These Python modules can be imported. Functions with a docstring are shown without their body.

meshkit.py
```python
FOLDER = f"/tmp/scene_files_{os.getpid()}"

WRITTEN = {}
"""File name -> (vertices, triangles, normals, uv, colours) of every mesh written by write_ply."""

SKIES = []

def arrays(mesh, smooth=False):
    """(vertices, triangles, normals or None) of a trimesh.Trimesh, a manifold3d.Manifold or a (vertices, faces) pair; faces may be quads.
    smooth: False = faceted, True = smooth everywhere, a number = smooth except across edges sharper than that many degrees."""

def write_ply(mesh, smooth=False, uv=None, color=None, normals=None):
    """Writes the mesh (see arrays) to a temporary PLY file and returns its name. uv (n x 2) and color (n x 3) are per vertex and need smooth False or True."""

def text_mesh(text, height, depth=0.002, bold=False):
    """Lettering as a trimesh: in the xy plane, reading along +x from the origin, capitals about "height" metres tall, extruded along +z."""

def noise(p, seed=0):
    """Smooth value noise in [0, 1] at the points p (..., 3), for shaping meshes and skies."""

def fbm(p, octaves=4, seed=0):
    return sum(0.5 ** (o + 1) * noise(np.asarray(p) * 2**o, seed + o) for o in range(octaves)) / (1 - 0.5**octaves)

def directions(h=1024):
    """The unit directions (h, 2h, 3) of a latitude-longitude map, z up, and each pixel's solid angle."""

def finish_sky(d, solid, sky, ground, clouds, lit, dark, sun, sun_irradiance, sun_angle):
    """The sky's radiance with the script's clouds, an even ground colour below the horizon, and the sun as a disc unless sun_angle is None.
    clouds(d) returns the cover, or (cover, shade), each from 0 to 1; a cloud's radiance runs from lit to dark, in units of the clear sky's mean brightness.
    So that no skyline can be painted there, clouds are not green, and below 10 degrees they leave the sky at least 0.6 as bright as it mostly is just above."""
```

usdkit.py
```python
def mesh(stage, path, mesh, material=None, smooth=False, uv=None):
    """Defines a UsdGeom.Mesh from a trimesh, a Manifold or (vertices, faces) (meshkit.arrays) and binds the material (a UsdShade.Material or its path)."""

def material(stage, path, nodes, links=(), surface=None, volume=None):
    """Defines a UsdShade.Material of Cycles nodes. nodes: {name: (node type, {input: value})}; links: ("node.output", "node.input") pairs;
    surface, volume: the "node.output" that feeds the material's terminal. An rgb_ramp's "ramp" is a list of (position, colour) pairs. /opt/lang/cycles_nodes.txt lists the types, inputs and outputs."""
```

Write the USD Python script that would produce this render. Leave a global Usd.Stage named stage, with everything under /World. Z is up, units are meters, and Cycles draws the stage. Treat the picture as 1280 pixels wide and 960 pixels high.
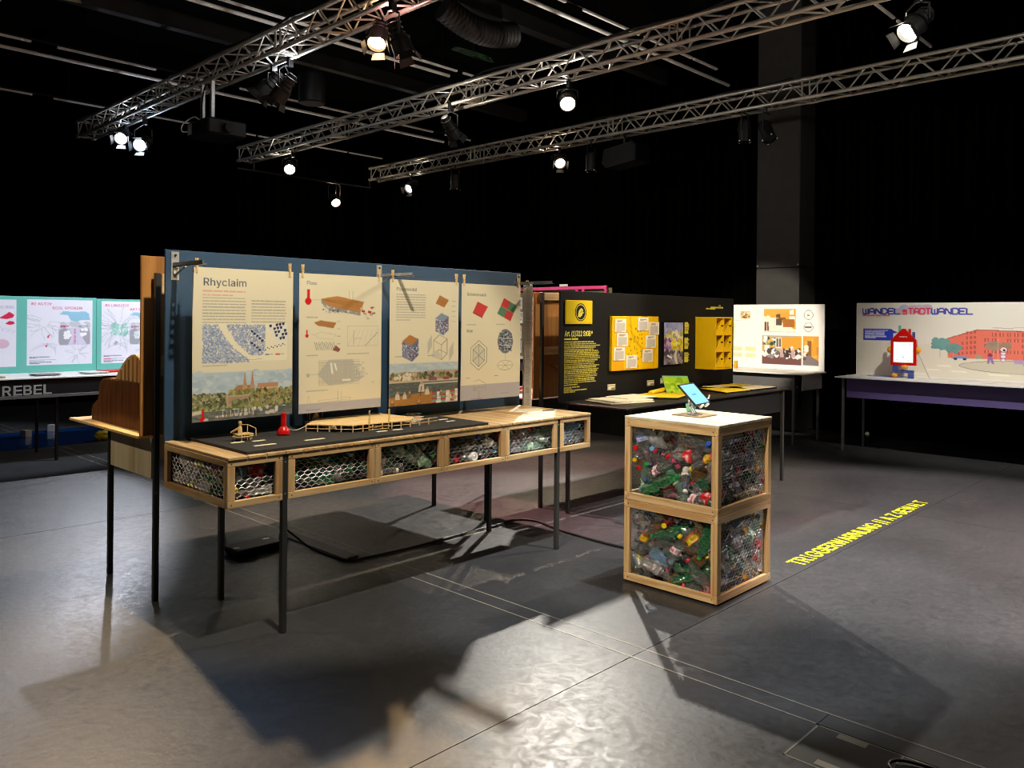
import math, glob, random
import numpy as np, trimesh, usdkit, meshkit
from PIL import Image, ImageDraw, ImageFont
from pxr import Usd, UsdGeom, UsdLux, UsdShade, Gf, Sdf, Vt

# ------------------------------------------------------------------ camera, exposure, lamp table
stage = Usd.Stage.CreateInMemory()
UsdGeom.Xform.Define(stage, '/World')
FOC, YAW, PITCH, ROLL, HOR = 1008.86, 0.767844, -0.0030316, 0.0090015, 400.93
CAM_Z = 1.6
EXPOSURE = 0.0


def add_camera():
    cam = UsdGeom.Camera.Define(stage, '/World/camera')
    fwd = np.array([math.cos(YAW) * math.cos(PITCH), math.sin(YAW) * math.cos(PITCH), math.sin(PITCH)])
    right = np.array([math.sin(YAW), -math.cos(YAW), 0.0])
    up = np.cross(right, fwd)
    r = math.cos(ROLL) * right + math.sin(ROLL) * up
    u = -math.sin(ROLL) * right + math.cos(ROLL) * up
    cam.AddTransformOp().Set(Gf.Matrix4d(*r, 0, *u, 0, *(-fwd), 0, 0, 0, CAM_Z, 1))
    cam.CreateHorizontalApertureAttr(36.0)
    cam.CreateVerticalApertureAttr(27.0)
    cam.CreateFocalLengthAttr(FOC / 1280 * 36.0)
    cam.CreateVerticalApertureOffsetAttr(-(480 - HOR) / 1280 * 36.0)   # the photo's verticals are straight: a shifted lens
    cam.CreateClippingRangeAttr(Gf.Vec2f(0.05, 100))
    cam.CreateExposureAttr(EXPOSURE)


add_camera()

WARM, WHITE, COOL, TUNG = (1, .80, .55), (1, .89, .72), (.86, .92, 1.0), (1, .62, .28)
# every stage lamp: (lens position, aim, beam power, half angle, colour, barn doors, glow of the lens, label)
LAMPS = [
    ((1.95, 2.35, 4.17), (2.80, 4.2, 1.2), 760, 26, WHITE, True, 6, 'black stage lamp overhead, hung from the second truss from the left, before the posters'),
    ((4.66, 2.35, 4.20), (4.40, 2.55, 0), 950, 25, (.88, .94, 1), True, 6, 'black stage lamp overhead, hung from the truss above the bottle crates'),
    ((7.40, 2.42, 4.10), (4.4, 3.8, 1.1), 700, 25, WHITE, True, 30, 'lit stage lamp with pale doors at the picture\'s upper right'),
    ((7.40, 6.25, 4.17), (3.5, 2.6, 0), 2200, 39, (1, .94, .84), False, 40, 'brightest white stage lamp, hanging alone under the middle of the second truss'),
    ((4.66, 6.34, 4.22), (2.9, 4.9, .9), 800, 28, TUNG, True, 30, 'amber glowing stage lamp under the near truss'),
    ((7.40, 12.55, 4.15), (3.6, 6.2, 0), 60, 15, WHITE, False, 40, 'round white lit stage lamp under the far end of the second truss'),
    ((4.66, 12.76, 4.26), (1.2, 7.4, 0), 1300, 15, (.86, .89, 1), True, 30, 'oval lit stage lamp at the far left end of the near truss'),
    ((4.66, 12.05, 4.06), (-1.2, 5.6, 0), 300, 13, (.62, .78, 1), True, 24, 'small tilted lit stage lamp beside the oval one at the truss\'s far left end'),
    ((9.35, 14.05, 3.92), (7.6, 8.5, 0), 120, 16, WARM, False, 30, 'small yellowish lit stage lamp lowest in the far background, below the crossbar'),
    ((4.66, 8.55, 4.15), (2.7, 10.4, 1.3), 760, 27, COOL, True, 3, 'dark stage lamp tilted left under the near truss, left one of a pair'),
    ((4.66, 8.20, 4.02), (3.4, 10.2, .9), 360, 24, COOL, True, 3, 'dark stage lamp tilted down under the near truss, right one of a pair'),
    ((4.66, 5.90, 4.02), (5.9, 4.9, .0), 2200, 26, (1, .46, .42), True, 10, 'dark stage lamp with a bright white door, right of the amber lamp'),
    ((7.40, 8.25, 4.07), (10.6, 8.9, 1.2), 700, 26, WHITE, True, 8, 'dark stage lamp under the middle of the second truss, with white dots'),
    ((10.3, 8.85, 4.20), (7.0, 4.9, .9), 400, 24, WARM, True, 6, 'dark stage lamp tilted right before the far truss, below the brightest lamp'),
    ((10.3, 12.9, 4.20), (3.9, 11.2, 0), 900, 11, WHITE, True, 8, 'dark stage lamp with white door at the far left end of the far truss'),
    ((4.66, 4.35, 4.20), (10.6, 5.65, 1.35), 3600, 11, WHITE, False, 6, 'black stage lamp on the near truss just above the picture\'s top edge'),
    ((7.40, 1.15, 4.18), (10.6, 2.4, 1.0), 1100, 22, (1, .95, .86), False, 6, 'black stage lamp on the second truss beyond the picture\'s right edge'),
    ((4.66, .85, 4.18), (6.7, 4.2, 1.25), 1100, 20, WARM, False, 6, 'black stage lamp overhead on the near truss pointing at the black board'),
    ((2.12, 6.80, 4.17), (1.50, 3.75, 0), 1700, 16, (1, .72, .42), True, 8, 'black stage lamp just above the picture\'s top left, aimed at the left floor'),
    ((-.75, 6.60, 4.18), (2.0, 5.1, .9), 420, 22, WARM, False, 8, 'black stage lamp far left, out of view, warming the stepped wooden model'),
    ((-.75, 1.90, 4.18), (4.1, 2.70, .60), 2000, 9.5, WHITE, False, 8, 'black stage lamp far left, out of view, aimed at the bottle stand'),
    ((-.75, 5.00, 4.18), (.65, 3.2, 0), 1900, 16, (.45, .66, 1), False, 8, 'black stage lamp far left, out of view, throwing bluish light on the floor'),
    ((7.40, .15, 4.18), (7.0, 1.5, 0), 3200, 33, (1, .86, .82), False, 6, 'black stage lamp beyond the right edge, aimed at the yellow floor lettering'),  # added lamp, put in to brighten the right floor
]

# ------------------------------------------------------------------ helpers
NAMES = {}


def numbered(parent, name):
    k = (parent, name)
    n = NAMES.get(k, 0)
    NAMES[k] = n + 1
    return f'{parent}/{name}' if n == 0 else f'{parent}/{name}_{n:03d}'


def keys(prim, **kw):
    for k, v in kw.items():
        if v:
            prim.SetCustomDataByKey({'cat': 'category'}.get(k, k), v)


class Thing:
    """An Xform at the thing's base; parts are given in world coordinates unless local."""
    def __init__(self, name, label, cat, loc=(0, 0, 0), group=None, kind=None, local=False, mat=None):
        self.path = numbered('/World', name)
        x = UsdGeom.Xform.Define(stage, self.path)
        self.loc = np.array(loc, float)
        self.off = np.zeros(3) if local else -self.loc
        if mat is None:
            x.AddTranslateOp().Set(Gf.Vec3d(*map(float, loc)))
        else:
            x.AddTransformOp().Set(mat)
        self.prim = x.GetPrim()
        keys(self.prim, label=label, cat=cat, group=group, kind=kind)

    def part(self, name, mesh, mat, parent=None, label=None, kind=None, smooth=False, colors=None):
        path = numbered(parent or self.path, name)
        v, f, n = meshkit.arrays(mesh, smooth)
        v = v + self.off
        put(path, v, f, n, mat, colors)
        keys(stage.GetPrimAtPath(path), label=label, kind=kind)
        return path


def put(path, v, f, n, mat, colors=None):
    m = UsdGeom.Mesh.Define(stage, path)
    m.CreatePointsAttr(Vt.Vec3fArray.FromNumpy(np.ascontiguousarray(v, np.float32)))
    m.CreateFaceVertexCountsAttr(Vt.IntArray.FromNumpy(np.full(len(f), 3, np.int32)))
    m.CreateFaceVertexIndicesAttr(Vt.IntArray.FromNumpy(np.ascontiguousarray(f, np.int32).ravel()))
    m.CreateSubdivisionSchemeAttr('none')
    if n is not None:
        m.CreateNormalsAttr(Vt.Vec3fArray.FromNumpy(np.ascontiguousarray(n, np.float32)))
        m.SetNormalsInterpolation('vertex')
    if colors is not None:
        UsdGeom.PrimvarsAPI(m).CreatePrimvar('displayColor', Sdf.ValueTypeNames.Color3fArray, 'vertex').Set(Vt.Vec3fArray.FromNumpy(np.ascontiguousarray(colors, np.float32)))
    UsdShade.MaterialBindingAPI.Apply(m.GetPrim()).Bind(UsdShade.Material.Get(stage, '/World/Looks/' + mat))
    return m


def single(name, mesh, mat, label=None, cat=None, group=None, kind=None, smooth=False, colors=None):
    """A thing that is one mesh; its origin is put at the middle of its base."""
    path = numbered('/World', name)
    v, f, n = meshkit.arrays(mesh, smooth)
    o = np.array([(v[:, 0].min() + v[:, 0].max()) / 2, (v[:, 1].min() + v[:, 1].max()) / 2, v[:, 2].min()])
    m = put(path, v - o, f, n, mat, colors)
    m.AddTranslateOp().Set(Gf.Vec3d(*map(float, o)))
    keys(m.GetPrim(), label=label, cat=cat, group=group, kind=kind)
    return path


def lin(c):
    if isinstance(c, str):
        c = [int(c[i:i + 2], 16) / 255 for i in (1, 3, 5)]
    c = np.asarray(c, float)
    return np.where(c <= .04045, c / 12.92, ((c + .055) / 1.055) ** 2.4)


def cat_(ms):
    return trimesh.util.concatenate([m if isinstance(m, trimesh.Trimesh) else trimesh.Trimesh(*m, process=False) for m in ms])


def box(lo, hi, c=0.0):
    lo, hi = np.minimum(lo, hi).astype(float), np.maximum(lo, hi).astype(float)
    if c <= 0:
        b = trimesh.creation.box(hi - lo)
        b.apply_translation((lo + hi) / 2)
        return b
    c = min(c, .45 * (hi - lo).min())
    pts = []
    for s in np.ndindex(2, 2, 2):
        p = np.where(s, hi, lo)
        ins = np.where(s, -c, c)
        for k in range(3):
            q = p + ins
            q[k] = p[k]
            pts.append(q)
    return trimesh.Trimesh(pts, process=False).convex_hull


def rotz(m, deg, at):
    m = m.copy()
    m.apply_transform(trimesh.transformations.rotation_matrix(math.radians(deg), [0, 0, 1], at))
    return m


def frame(d):
    d = np.asarray(d, float) / np.linalg.norm(d)
    a = np.array([0, 0, 1.0]) if abs(d[2]) < .95 else np.array([1.0, 0, 0])
    x = np.cross(a, d)
    x /= np.linalg.norm(x)
    return x, np.cross(d, x), d


def tube(p, q, r, n=8, r2=None, cap=True):
    p, q = np.asarray(p, float), np.asarray(q, float)
    x, y, d = frame(q - p)
    a = np.arange(n) * 2 * math.pi / n
    ring = np.cos(a)[:, None] * x + np.sin(a)[:, None] * y
    r2 = r if r2 is None else r2
    v = np.vstack([p + ring * r, q + ring * r2, [p], [q]])
    f = []
    for i in range(n):
        j = (i + 1) % n
        f += [(i, j, n + j), (i, n + j, n + i)]
        if cap:
            f += [(2 * n, j, i), (2 * n + 1, n + i, n + j)]
    return trimesh.Trimesh(v, f, process=False)


def hose(pts, r, n=8, sub=4):
    """A tube swept along a smooth line through pts."""
    pts = np.asarray(pts, float)
    P = np.vstack([2 * pts[0] - pts[1], pts, 2 * pts[-1] - pts[-2]])
    out = []
    for i in range(1, len(P) - 2):
        for t in np.linspace(0, 1, sub, endpoint=False):
            a, b, c, d = P[i - 1:i + 3]
            out.append(.5 * (2 * b + (c - a) * t + (2 * a - 5 * b + 4 * c - d) * t * t + (3 * b - a - 3 * c + d) * t ** 3))
    out.append(pts[-1])
    out = np.array(out)
    a = np.arange(n) * 2 * math.pi / n
    v, f = [], []
    for i, p in enumerate(out):
        d = out[min(i + 1, len(out) - 1)] - out[max(i - 1, 0)]
        x, y, _ = frame(d)
        rr = r[min(i // sub, len(r) - 1)] if np.ndim(r) else r
        v += list(p + (np.cos(a)[:, None] * x + np.sin(a)[:, None] * y) * rr)
        if i:
            for k in range(n):
                m = (k + 1) % n
                f += [((i - 1) * n + k, (i - 1) * n + m, i * n + m), ((i - 1) * n + k, i * n + m, i * n + k)]
    v += [out[0], out[-1]]
    for k in range(n):
        m = (k + 1) % n
        f += [(len(v) - 2, m, k), (len(v) - 1, (len(out) - 1) * n + k, (len(out) - 1) * n + m)]
    return trimesh.Trimesh(v, f, process=False)


def lathe(prof, n=24):
    """prof: (radius, height) pairs, turned about z."""
    prof = np.asarray(prof, float)
    a = np.arange(n) * 2 * math.pi / n
    v = np.stack([np.outer(prof[:, 0], np.cos(a)), np.outer(prof[:, 0], np.sin(a)), np.repeat(prof[:, 1:], n, 1)], -1).reshape(-1, 3)
    f = []
    for i in range(len(prof) - 1):
        for k in range(n):
            m = (k + 1) % n
            f += [(i * n + k, i * n + m, (i + 1) * n + m), (i * n + k, (i + 1) * n + m, (i + 1) * n + k)]
    return trimesh.Trimesh(v, f, process=False)


def place(m, R, t):
    m = m.copy()
    M = np.eye(4)
    M[:3, :3], M[:3, 3] = R, t
    m.apply_transform(M)
    return m


def slab(poly, axis, a, b):
    """A polygon extruded between a and b along axis; poly is in the two other axes, in order."""
    from shapely.geometry import Polygon
    m = trimesh.creation.extrude_polygon(Polygon(poly), b - a, engine='earcut')
    v = m.vertices
    o = np.empty_like(v)
    others = [k for k in range(3) if k != axis]
    o[:, others[0]], o[:, others[1]], o[:, axis] = v[:, 0], v[:, 1], v[:, 2] + a
    f = m.faces if axis != 1 else m.faces[:, ::-1]
    return trimesh.Trimesh(o, f, process=False)


def quad_on(O, ux, uy, w, h):
    O, ux, uy = (np.asarray(a, float) for a in (O, ux, uy))
    return (np.array([O, O + ux * w, O + ux * w + uy * h, O + uy * h]), np.array([[0, 1, 2], [0, 2, 3]]))


FONT = glob.glob('/opt/blender-*/*/datafiles/fonts/Inter.woff2')[0]
_fonts = {}


def font(px):
    px = max(4, int(px))
    if px not in _fonts:
        _fonts[px] = ImageFont.truetype(FONT, px)
    return _fonts[px]


class Art:
    """A flat print drawn in code; it becomes a fine grid of coloured vertices on the sheet."""
    def __init__(self, w, h, px, bg):
        self.s, self.w, self.h = px, w, h
        self.im = Image.new('RGB', (int(w * px), int(h * px)), bg)
        self.d = ImageDraw.Draw(self.im)

    def P(self, pts):
        return [(x * self.s, y * self.s) for x, y in pts]

    def rect(self, x0, y0, x1, y1, c, o=None):
        self.d.rectangle([x0 * self.s, y0 * self.s, x1 * self.s, y1 * self.s], fill=c, outline=o)

    def poly(self, pts, c):
        self.d.polygon(self.P(pts), fill=c)

    def line(self, pts, c, w=.002):
        self.d.line(self.P(pts), fill=c, width=max(1, int(round(w * self.s))))

    def oval(self, x, y, rx, ry, c, o=None, w=.003):
        self.d.ellipse([(x - rx) * self.s, (y - ry) * self.s, (x + rx) * self.s, (y + ry) * self.s], fill=c, outline=o, width=max(1, int(w * self.s)))

    def text(self, x, y, t, h, c, bold=0, wid=None, rot=0):
        """Baseline-left text of capital height h; wid stretches it to that width."""
        f = font(h * self.s / .727)
        x0, y0, x1, y1 = f.getbbox(t, anchor='ls', stroke_width=bold)
        im = Image.new('L', (x1 - x0 + 2, y1 - y0 + 2))
        ImageDraw.Draw(im).text((1 - x0, 1 - y0), t, 255, f, anchor='ls', stroke_width=bold)
        if wid:
            im = im.resize((max(2, int(wid * self.s)), im.height), Image.LANCZOS)
        px, py = x * self.s, y * self.s + y0
        if rot:
            im = im.rotate(rot, expand=True)
            px, py = x * self.s, y * self.s
        self.im.paste(Image.new('RGB', im.size, c), (int(px), int(py)), im)

    def lines(self, x, y, w, n, dy, th, c, seed=0, ragged=.15, words=True):
        """Lines of small print too fine to read."""
        r = random.Random(seed)
        for k in range(n):
            end = x + w * (1 - r.random() * ragged) if k < n - 1 else x + w * (.3 + .5 * r.random())
            a = x
            while a < end:
                b = min(end, a + th * (2 + 6 * r.random())) if words else end
                self.rect(a, y + k * dy, b, y + k * dy + th, c)
                a = b + th * .9

    def blobs(self, x0, y0, x1, y1, n, r0, r1, cols, seed=0, sq=1.0):
        r = random.Random(seed)
        for _ in range(n):
            q = r0 + (r1 - r0) * r.random()
            self.oval(x0 + (x1 - x0) * r.random(), y0 + (y1 - y0) * r.random(), q, q * sq, r.choice(cols))


def art_grid(art, O, ux, uy, nx, bow=None):
    """O: the print's TOP LEFT corner; ux to the right, uy DOWN."""
    ny = max(2, int(round(nx * art.h / art.w)))
    im = np.asarray(art.im.resize((nx, ny), Image.BOX), float) / 255
    O, ux, uy = (np.asarray(a, float) for a in (O, ux, uy))
    s, t = np.meshgrid(np.linspace(0, art.w, nx), np.linspace(0, art.h, ny))
    v = O + s[..., None] * ux + t[..., None] * uy
    if bow is not None:
        nrm = np.cross(uy, ux)
        v = v + nrm * bow(s, t)[..., None]
    i = np.arange((ny - 1) * nx).reshape(ny - 1, nx)[:, :-1].ravel()
    f = np.vstack([np.c_[i, i + nx, i + nx + 1], np.c_[i, i + nx + 1, i + 1]])
    return (v.reshape(-1, 3), f), lin(im.reshape(-1, 3))


# ------------------------------------------------------------------ materials
def mat(name, nodes, links, surface='p.BSDF'):
    usdkit.material(stage, '/World/Looks/' + name, nodes, links, surface)


def plain(name, c, rough=.5, metal=0.0, spec=.5, noise=.12, scale=6.0, bump=0.0, bscale=60.0, coat=0.0, vary=0.0):
    c = lin(c)
    n = {'g': ('texture_coordinate', {}), 'n': ('noise_texture', {'scale': scale, 'detail': 4}),
         'r': ('rgb_ramp', {'ramp': [(.25, c * (1 - noise)), (.75, np.minimum(c * (1 + noise), 1))]}),
         'p': ('principled_bsdf', {'roughness': rough, 'metallic': metal, 'specular_ior_level': spec, 'coat_weight': coat})}
    l = [('g.object', 'n.vector'), ('n.fac', 'r.fac'), ('r.color', 'p.base_color')]
    if bump:
        n['bn'] = ('noise_texture', {'scale': bscale, 'detail': 3})
        n['b'] = ('bump', {'strength': bump, 'distance': .002})
        l += [('g.object', 'bn.vector'), ('bn.fac', 'b.height'), ('b.normal', 'p.normal')]
    mat(name, n, l)


def wood(name, a, b, axis, rough=.5, scale=22.0, vary=.2):
    st = [1.0, 1.0, 1.0]
    st[axis] = .06
    n = {'g': ('texture_coordinate', {}), 'i': ('object_info', {}), 'm': ('mapping', {'scale': tuple(st)}),
         'off': ('vector_math', {'math_type': 'scale', 'vector1': (7.3, 3.1, 5.7)}), 'add': ('vector_math', {'math_type': 'add'}),
         'n': ('noise_texture', {'scale': scale, 'detail': 5, 'distortion': .6}), 'n2': ('noise_texture', {'scale': scale * 5, 'detail': 2}),
         'mx': ('math', {'math_type': 'multiply_add', 'value2': .35}),
         'r': ('rgb_ramp', {'ramp': [(.55, lin(b)), (.74, lin(a)), (.9, np.minimum(lin(a) * 1.08, 1))]}),
         'hs': ('hsv', {}), 'v': ('math', {'math_type': 'multiply_add', 'value2': vary, 'value3': 1 - vary / 2}),
         'bp': ('bump', {'strength': .15, 'distance': .001}),
         'p': ('principled_bsdf', {'roughness': rough, 'specular_ior_level': .35})}
    l = [('i.random', 'off.scale'), ('g.object', 'add.vector1'), ('off.vector', 'add.vector2'), ('add.vector', 'm.vector'), ('m.vector', 'n.vector'), ('m.vector', 'n2.vector'),
         ('n2.fac', 'mx.value1'), ('n.fac', 'mx.value3'), ('mx.value', 'r.fac'), ('r.color', 'hs.color'), ('i.random', 'v.value1'), ('v.value', 'hs.value'), ('hs.color', 'p.base_color'),
         ('n.fac', 'bp.height'), ('bp.normal', 'p.normal')]
    mat(name, n, l)

def pet(name, tint, gloss=.05, dust=.03, frost=(.8, .8, .8)):
    """Thin PET: see-through, with a sharp sheen that follows its creases, and a little dust."""
    mat(name, {'g': ('texture_coordinate', {}), 'bn': ('noise_texture', {'scale': 30.0, 'detail': 1}), 'b': ('bump', {'strength': .6, 'distance': .008}),
               'fr': ('fresnel', {'IOR': 1.5}), 'fm': ('math', {'math_type': 'multiply_add', 'value2': 2.4, 'value3': .06, 'use_clamp': True}),
               't': ('transparent_bsdf', {'color': tint}), 'gl': ('glossy_bsdf', {'color': (1, 1, 1), 'roughness': gloss}),
               'di': ('diffuse_bsdf', {'color': frost}), 'm1': ('mix_closure', {'fac': dust}), 'm2': ('mix_closure', {})},
        [('g.object', 'bn.vector'), ('bn.fac', 'b.height'), ('b.normal', 'fr.normal'), ('b.normal', 'gl.normal'), ('fr.fac', 'fm.value1'), ('fm.value', 'm2.fac'),
         ('t.BSDF', 'm1.closure1'), ('di.BSDF', 'm1.closure2'), ('m1.closure', 'm2.closure1'), ('gl.BSDF', 'm2.closure2')], 'm2.closure')


def emit(name, c, s):
    mat(name, {'e': ('emission', {'color': lin(c) if isinstance(c, str) else c, 'strength': s})}, [], 'e.emission')


# stage floor: dark grey vinyl with scuffs, soft sheen
mat('vinyl', {'g': ('geometry', {}), 'n': ('noise_texture', {'scale': 1.3, 'detail': 5}), 'n3': ('noise_texture', {'scale': 14.0, 'detail': 4, 'distortion': 1.5}),
              'ms': ('mapping', {'scale': (3.0, 26.0, 1.0), 'rotation': (0, 0, .5)}), 'sc': ('noise_texture', {'scale': 2.2, 'detail': 6, 'roughness': .7}),
              'r': ('rgb_ramp', {'ramp': [(.3, (.030, .031, .034)), (.7, (.046, .047, .050))]}),
              'sr': ('rgb_ramp', {'ramp': [(.66, (0, 0, 0)), (.8, (.035, .035, .036))]}), 'mx': ('mix', {'mix_type': 'add', 'fac': 1.0}),
              'rr': ('rgb_ramp', {'ramp': [(.3, (.36, .36, .36)), (.7, (.50, .50, .50))]}), 'bw': ('rgb_to_bw', {}),
              'b': ('bump', {'strength': .22, 'distance': .004}), 'fine': ('noise_texture', {'scale': 26.0, 'detail': 3}),
              'p': ('principled_bsdf', {'specular_ior_level': .55})},
    [('g.position', 'n.vector'), ('g.position', 'n3.vector'), ('g.position', 'ms.vector'), ('ms.vector', 'sc.vector'), ('g.position', 'fine.vector'), ('n.fac', 'r.fac'), ('sc.fac', 'sr.fac'),
     ('r.color', 'mx.color1'), ('sr.color', 'mx.color2'), ('mx.color', 'p.base_color'), ('n3.fac', 'rr.fac'), ('rr.color', 'bw.color'), ('bw.val', 'p.roughness'),
     ('fine.fac', 'b.height'), ('b.normal', 'p.normal')])
plain('floor_gap', '#15161a', .8)
plain('floor_metal', '#8f8a7c', .5, metal=.2)
plain('hatch_lid', '#33332f', .5, noise=.15)
plain('tape_yellow', '#e6e61a', .5)
plain('black_wall', '#060606', .95, spec=.1)
plain('drape', '#040404', 1.0, spec=.0, noise=.25)
plain('pillar_grey', '#3b3a39', .75, noise=.1, spec=.2)
plain('truss_metal', '#c4c0b8', .34, metal=.55, noise=.08)
plain('rail_metal', '#f6f4ef', .35, noise=.03)
plain('black_metal', '#101012', .45, metal=.3, spec=.4)
plain('lamp_black', '#0f0f10', .55, spec=.35)
plain('lamp_pale', '#e8e8e6', .4)
plain('steel_leg', '#3a3a39', .38, metal=.25, noise=.15)
plain('galv', '#b9bab8', .35, metal=.35, noise=.2, scale=40)
plain('wire', '#dcdcd8', .3, metal=.6)
plain('wire_shaded', '#8f8f8a', .4, metal=.5)  # darker copy of the wire for faces catching less light
plain('wire_black', '#121213', .5)
plain('blue_paint', '#2c4a66', .55, noise=.05, bump=.1)
plain('mat_black', '#2b2a29', .75, noise=.08, bump=.2, bscale=300)
plain('red_gloss', '#d4120e', .28, coat=.4)
plain('paper', '#f1ead2', .7, noise=.02)
plain('white_lam', '#f0efe9', .4, noise=.02)
plain('black_lam', '#1b1a19', .5, noise=.1)
plain('black_board', '#131313', .62, spec=.25, noise=.0)
plain('grey_paint', '#5d5c5c', .6, noise=.05)
plain('grey_light', '#a9a5a8', .6, noise=.05)
plain('purple_paint', '#5d4f86', .55, noise=.05)
plain('teal_board', '#63b8ae', .6, noise=.03)
plain('pink_paint', '#f0569a', .45)
plain('olive_board', '#75714f', .75, noise=.06)
plain('yellow_paint', '#ffd200', .5, noise=.03)
plain('yellow_card', '#f0cf1e', .6, noise=.05)
plain('green_card', '#a6d21e', .55)
plain('maroon', '#6d2440', .6)
plain('screw', '#4a4038', .4, metal=.6)
plain('duct_grey', '#151413', .6, noise=.2)
plain('cable_green', '#123a1a', .5)
plain('teal_cup', '#63b79b', .45)
plain('grey_letters', '#a5a5a2', .6)
plain('blue_light_paint', '#123a7a', .25, noise=.2, coat=.5)  # blue light on the floor, put into a sheet colour
plain('yellow_wrap', '#e8d81c', .4, bump=.4)
plain('orange_wood', '#eba01c', .5)
plain('navy_block', '#3d4c94', .55)
plain('shadow_brown', '#8d6f45', .7)  # colour of the painted shadow under the tablet
plain('white_plastic', '#e9e9e6', .35)
plain('alu', '#c9ccd0', .25, metal=.8)
wood('pine_y', '#d6b684', '#bb9160', 1)
wood('pine_x', '#d6b684', '#bb9160', 0)
wood('pine_z', '#d3b17e', '#b78c5a', 2)
wood('pale_y', '#d9cfb4', '#b9a680', 1)
wood('ply', '#cfc3a6', '#b3a27c', 2, scale=9)
wood('mdf_brown', '#b07a3e', '#94612c', 2, scale=12)
wood('walnut', '#7d5030', '#5f3a20', 2, scale=30)
wood('balsa', '#eacb91', '#dcb574', 0, scale=40)
for nm, c in (('tile_pink', '#e9a89a'), ('tile_green', '#b3d9a5'), ('tile_cream', '#efe0bf'), ('tag', '#efe3bd')):
    plain(nm, c, .6)
mat('print', {'a': ('attribute', {'attribute': 'displayColor'}), 'p': ('principled_bsdf', {'roughness': .62, 'specular_ior_level': .25})}, [('a.color', 'p.base_color')])
mat('screen', {'a': ('attribute', {'attribute': 'displayColor'}), 'p': ('principled_bsdf', {'roughness': .2, 'emission_strength': .75})}, [('a.color', 'p.emission_color'), ('a.color', 'p.base_color')])

# ------------------------------------------------------------------ the hall
RX0, RX1, RY0, RY1, RZ = -4.5, 12.3, -4.5, 16.4, 6.4
KS = 'structure'
single('wall_left', box((RX0 - .2, RY0, -.1), (RX0, RY1, RZ)), 'black_wall', kind=KS)
single('wall_right', box((RX1, RY0, -.1), (RX1 + .2, RY1, RZ)), 'black_wall', kind=KS)
single('wall_back', box((RX0, RY1, -.1), (RX1, RY1 + .2, RZ)), 'black_wall', kind=KS)
single('wall_front', box((RX0, RY0 - .2, -.1), (RX1, RY0, RZ)), 'black_wall', kind=KS)
single('ceiling', box((RX0, RY0, RZ), (RX1, RY1, RZ + .2)), 'black_wall', kind=KS)

fl = Thing('floor', 'dark grey vinyl stage floor of large sheets with light metal lines', 'floor', kind=KS)
fl.part('floor_base', box((RX0, RY0, -.1), (RX1, RY1, -.004)), 'floor_gap')
xs = [RX0, -.6, 3.151, 7.13, 11.0, RX1]
ys = [RY0, -1.7, 2.238, 6.6, 11.2, RY1]
for i in range(len(xs) - 1):
    for j in range(len(ys) - 1):
        x0 = xs[i] + (.122 if i == 2 else 0)
        x1, g = xs[i + 1], .0022
        if i == 1 and j == 1:      # the hatch is let into this sheet
            fl.part('floor_sheet', box((x0 + g, ys[j] + g, -.006), (2.842, ys[j + 1] - g, 0)), 'vinyl')
            fl.part('floor_sheet', box((2.842, 1.337, -.006), (x1 - g, ys[j + 1] - g, 0)), 'vinyl')
            fl.part('floor_sheet', box((2.842, ys[j] + g, -.006), (x1 - g, .60, 0)), 'vinyl')
        else:
            fl.part('floor_sheet', box((x0 + g, ys[j] + g, -.006), (x1 - g, ys[j + 1] - g, 0)), 'vinyl')
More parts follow.
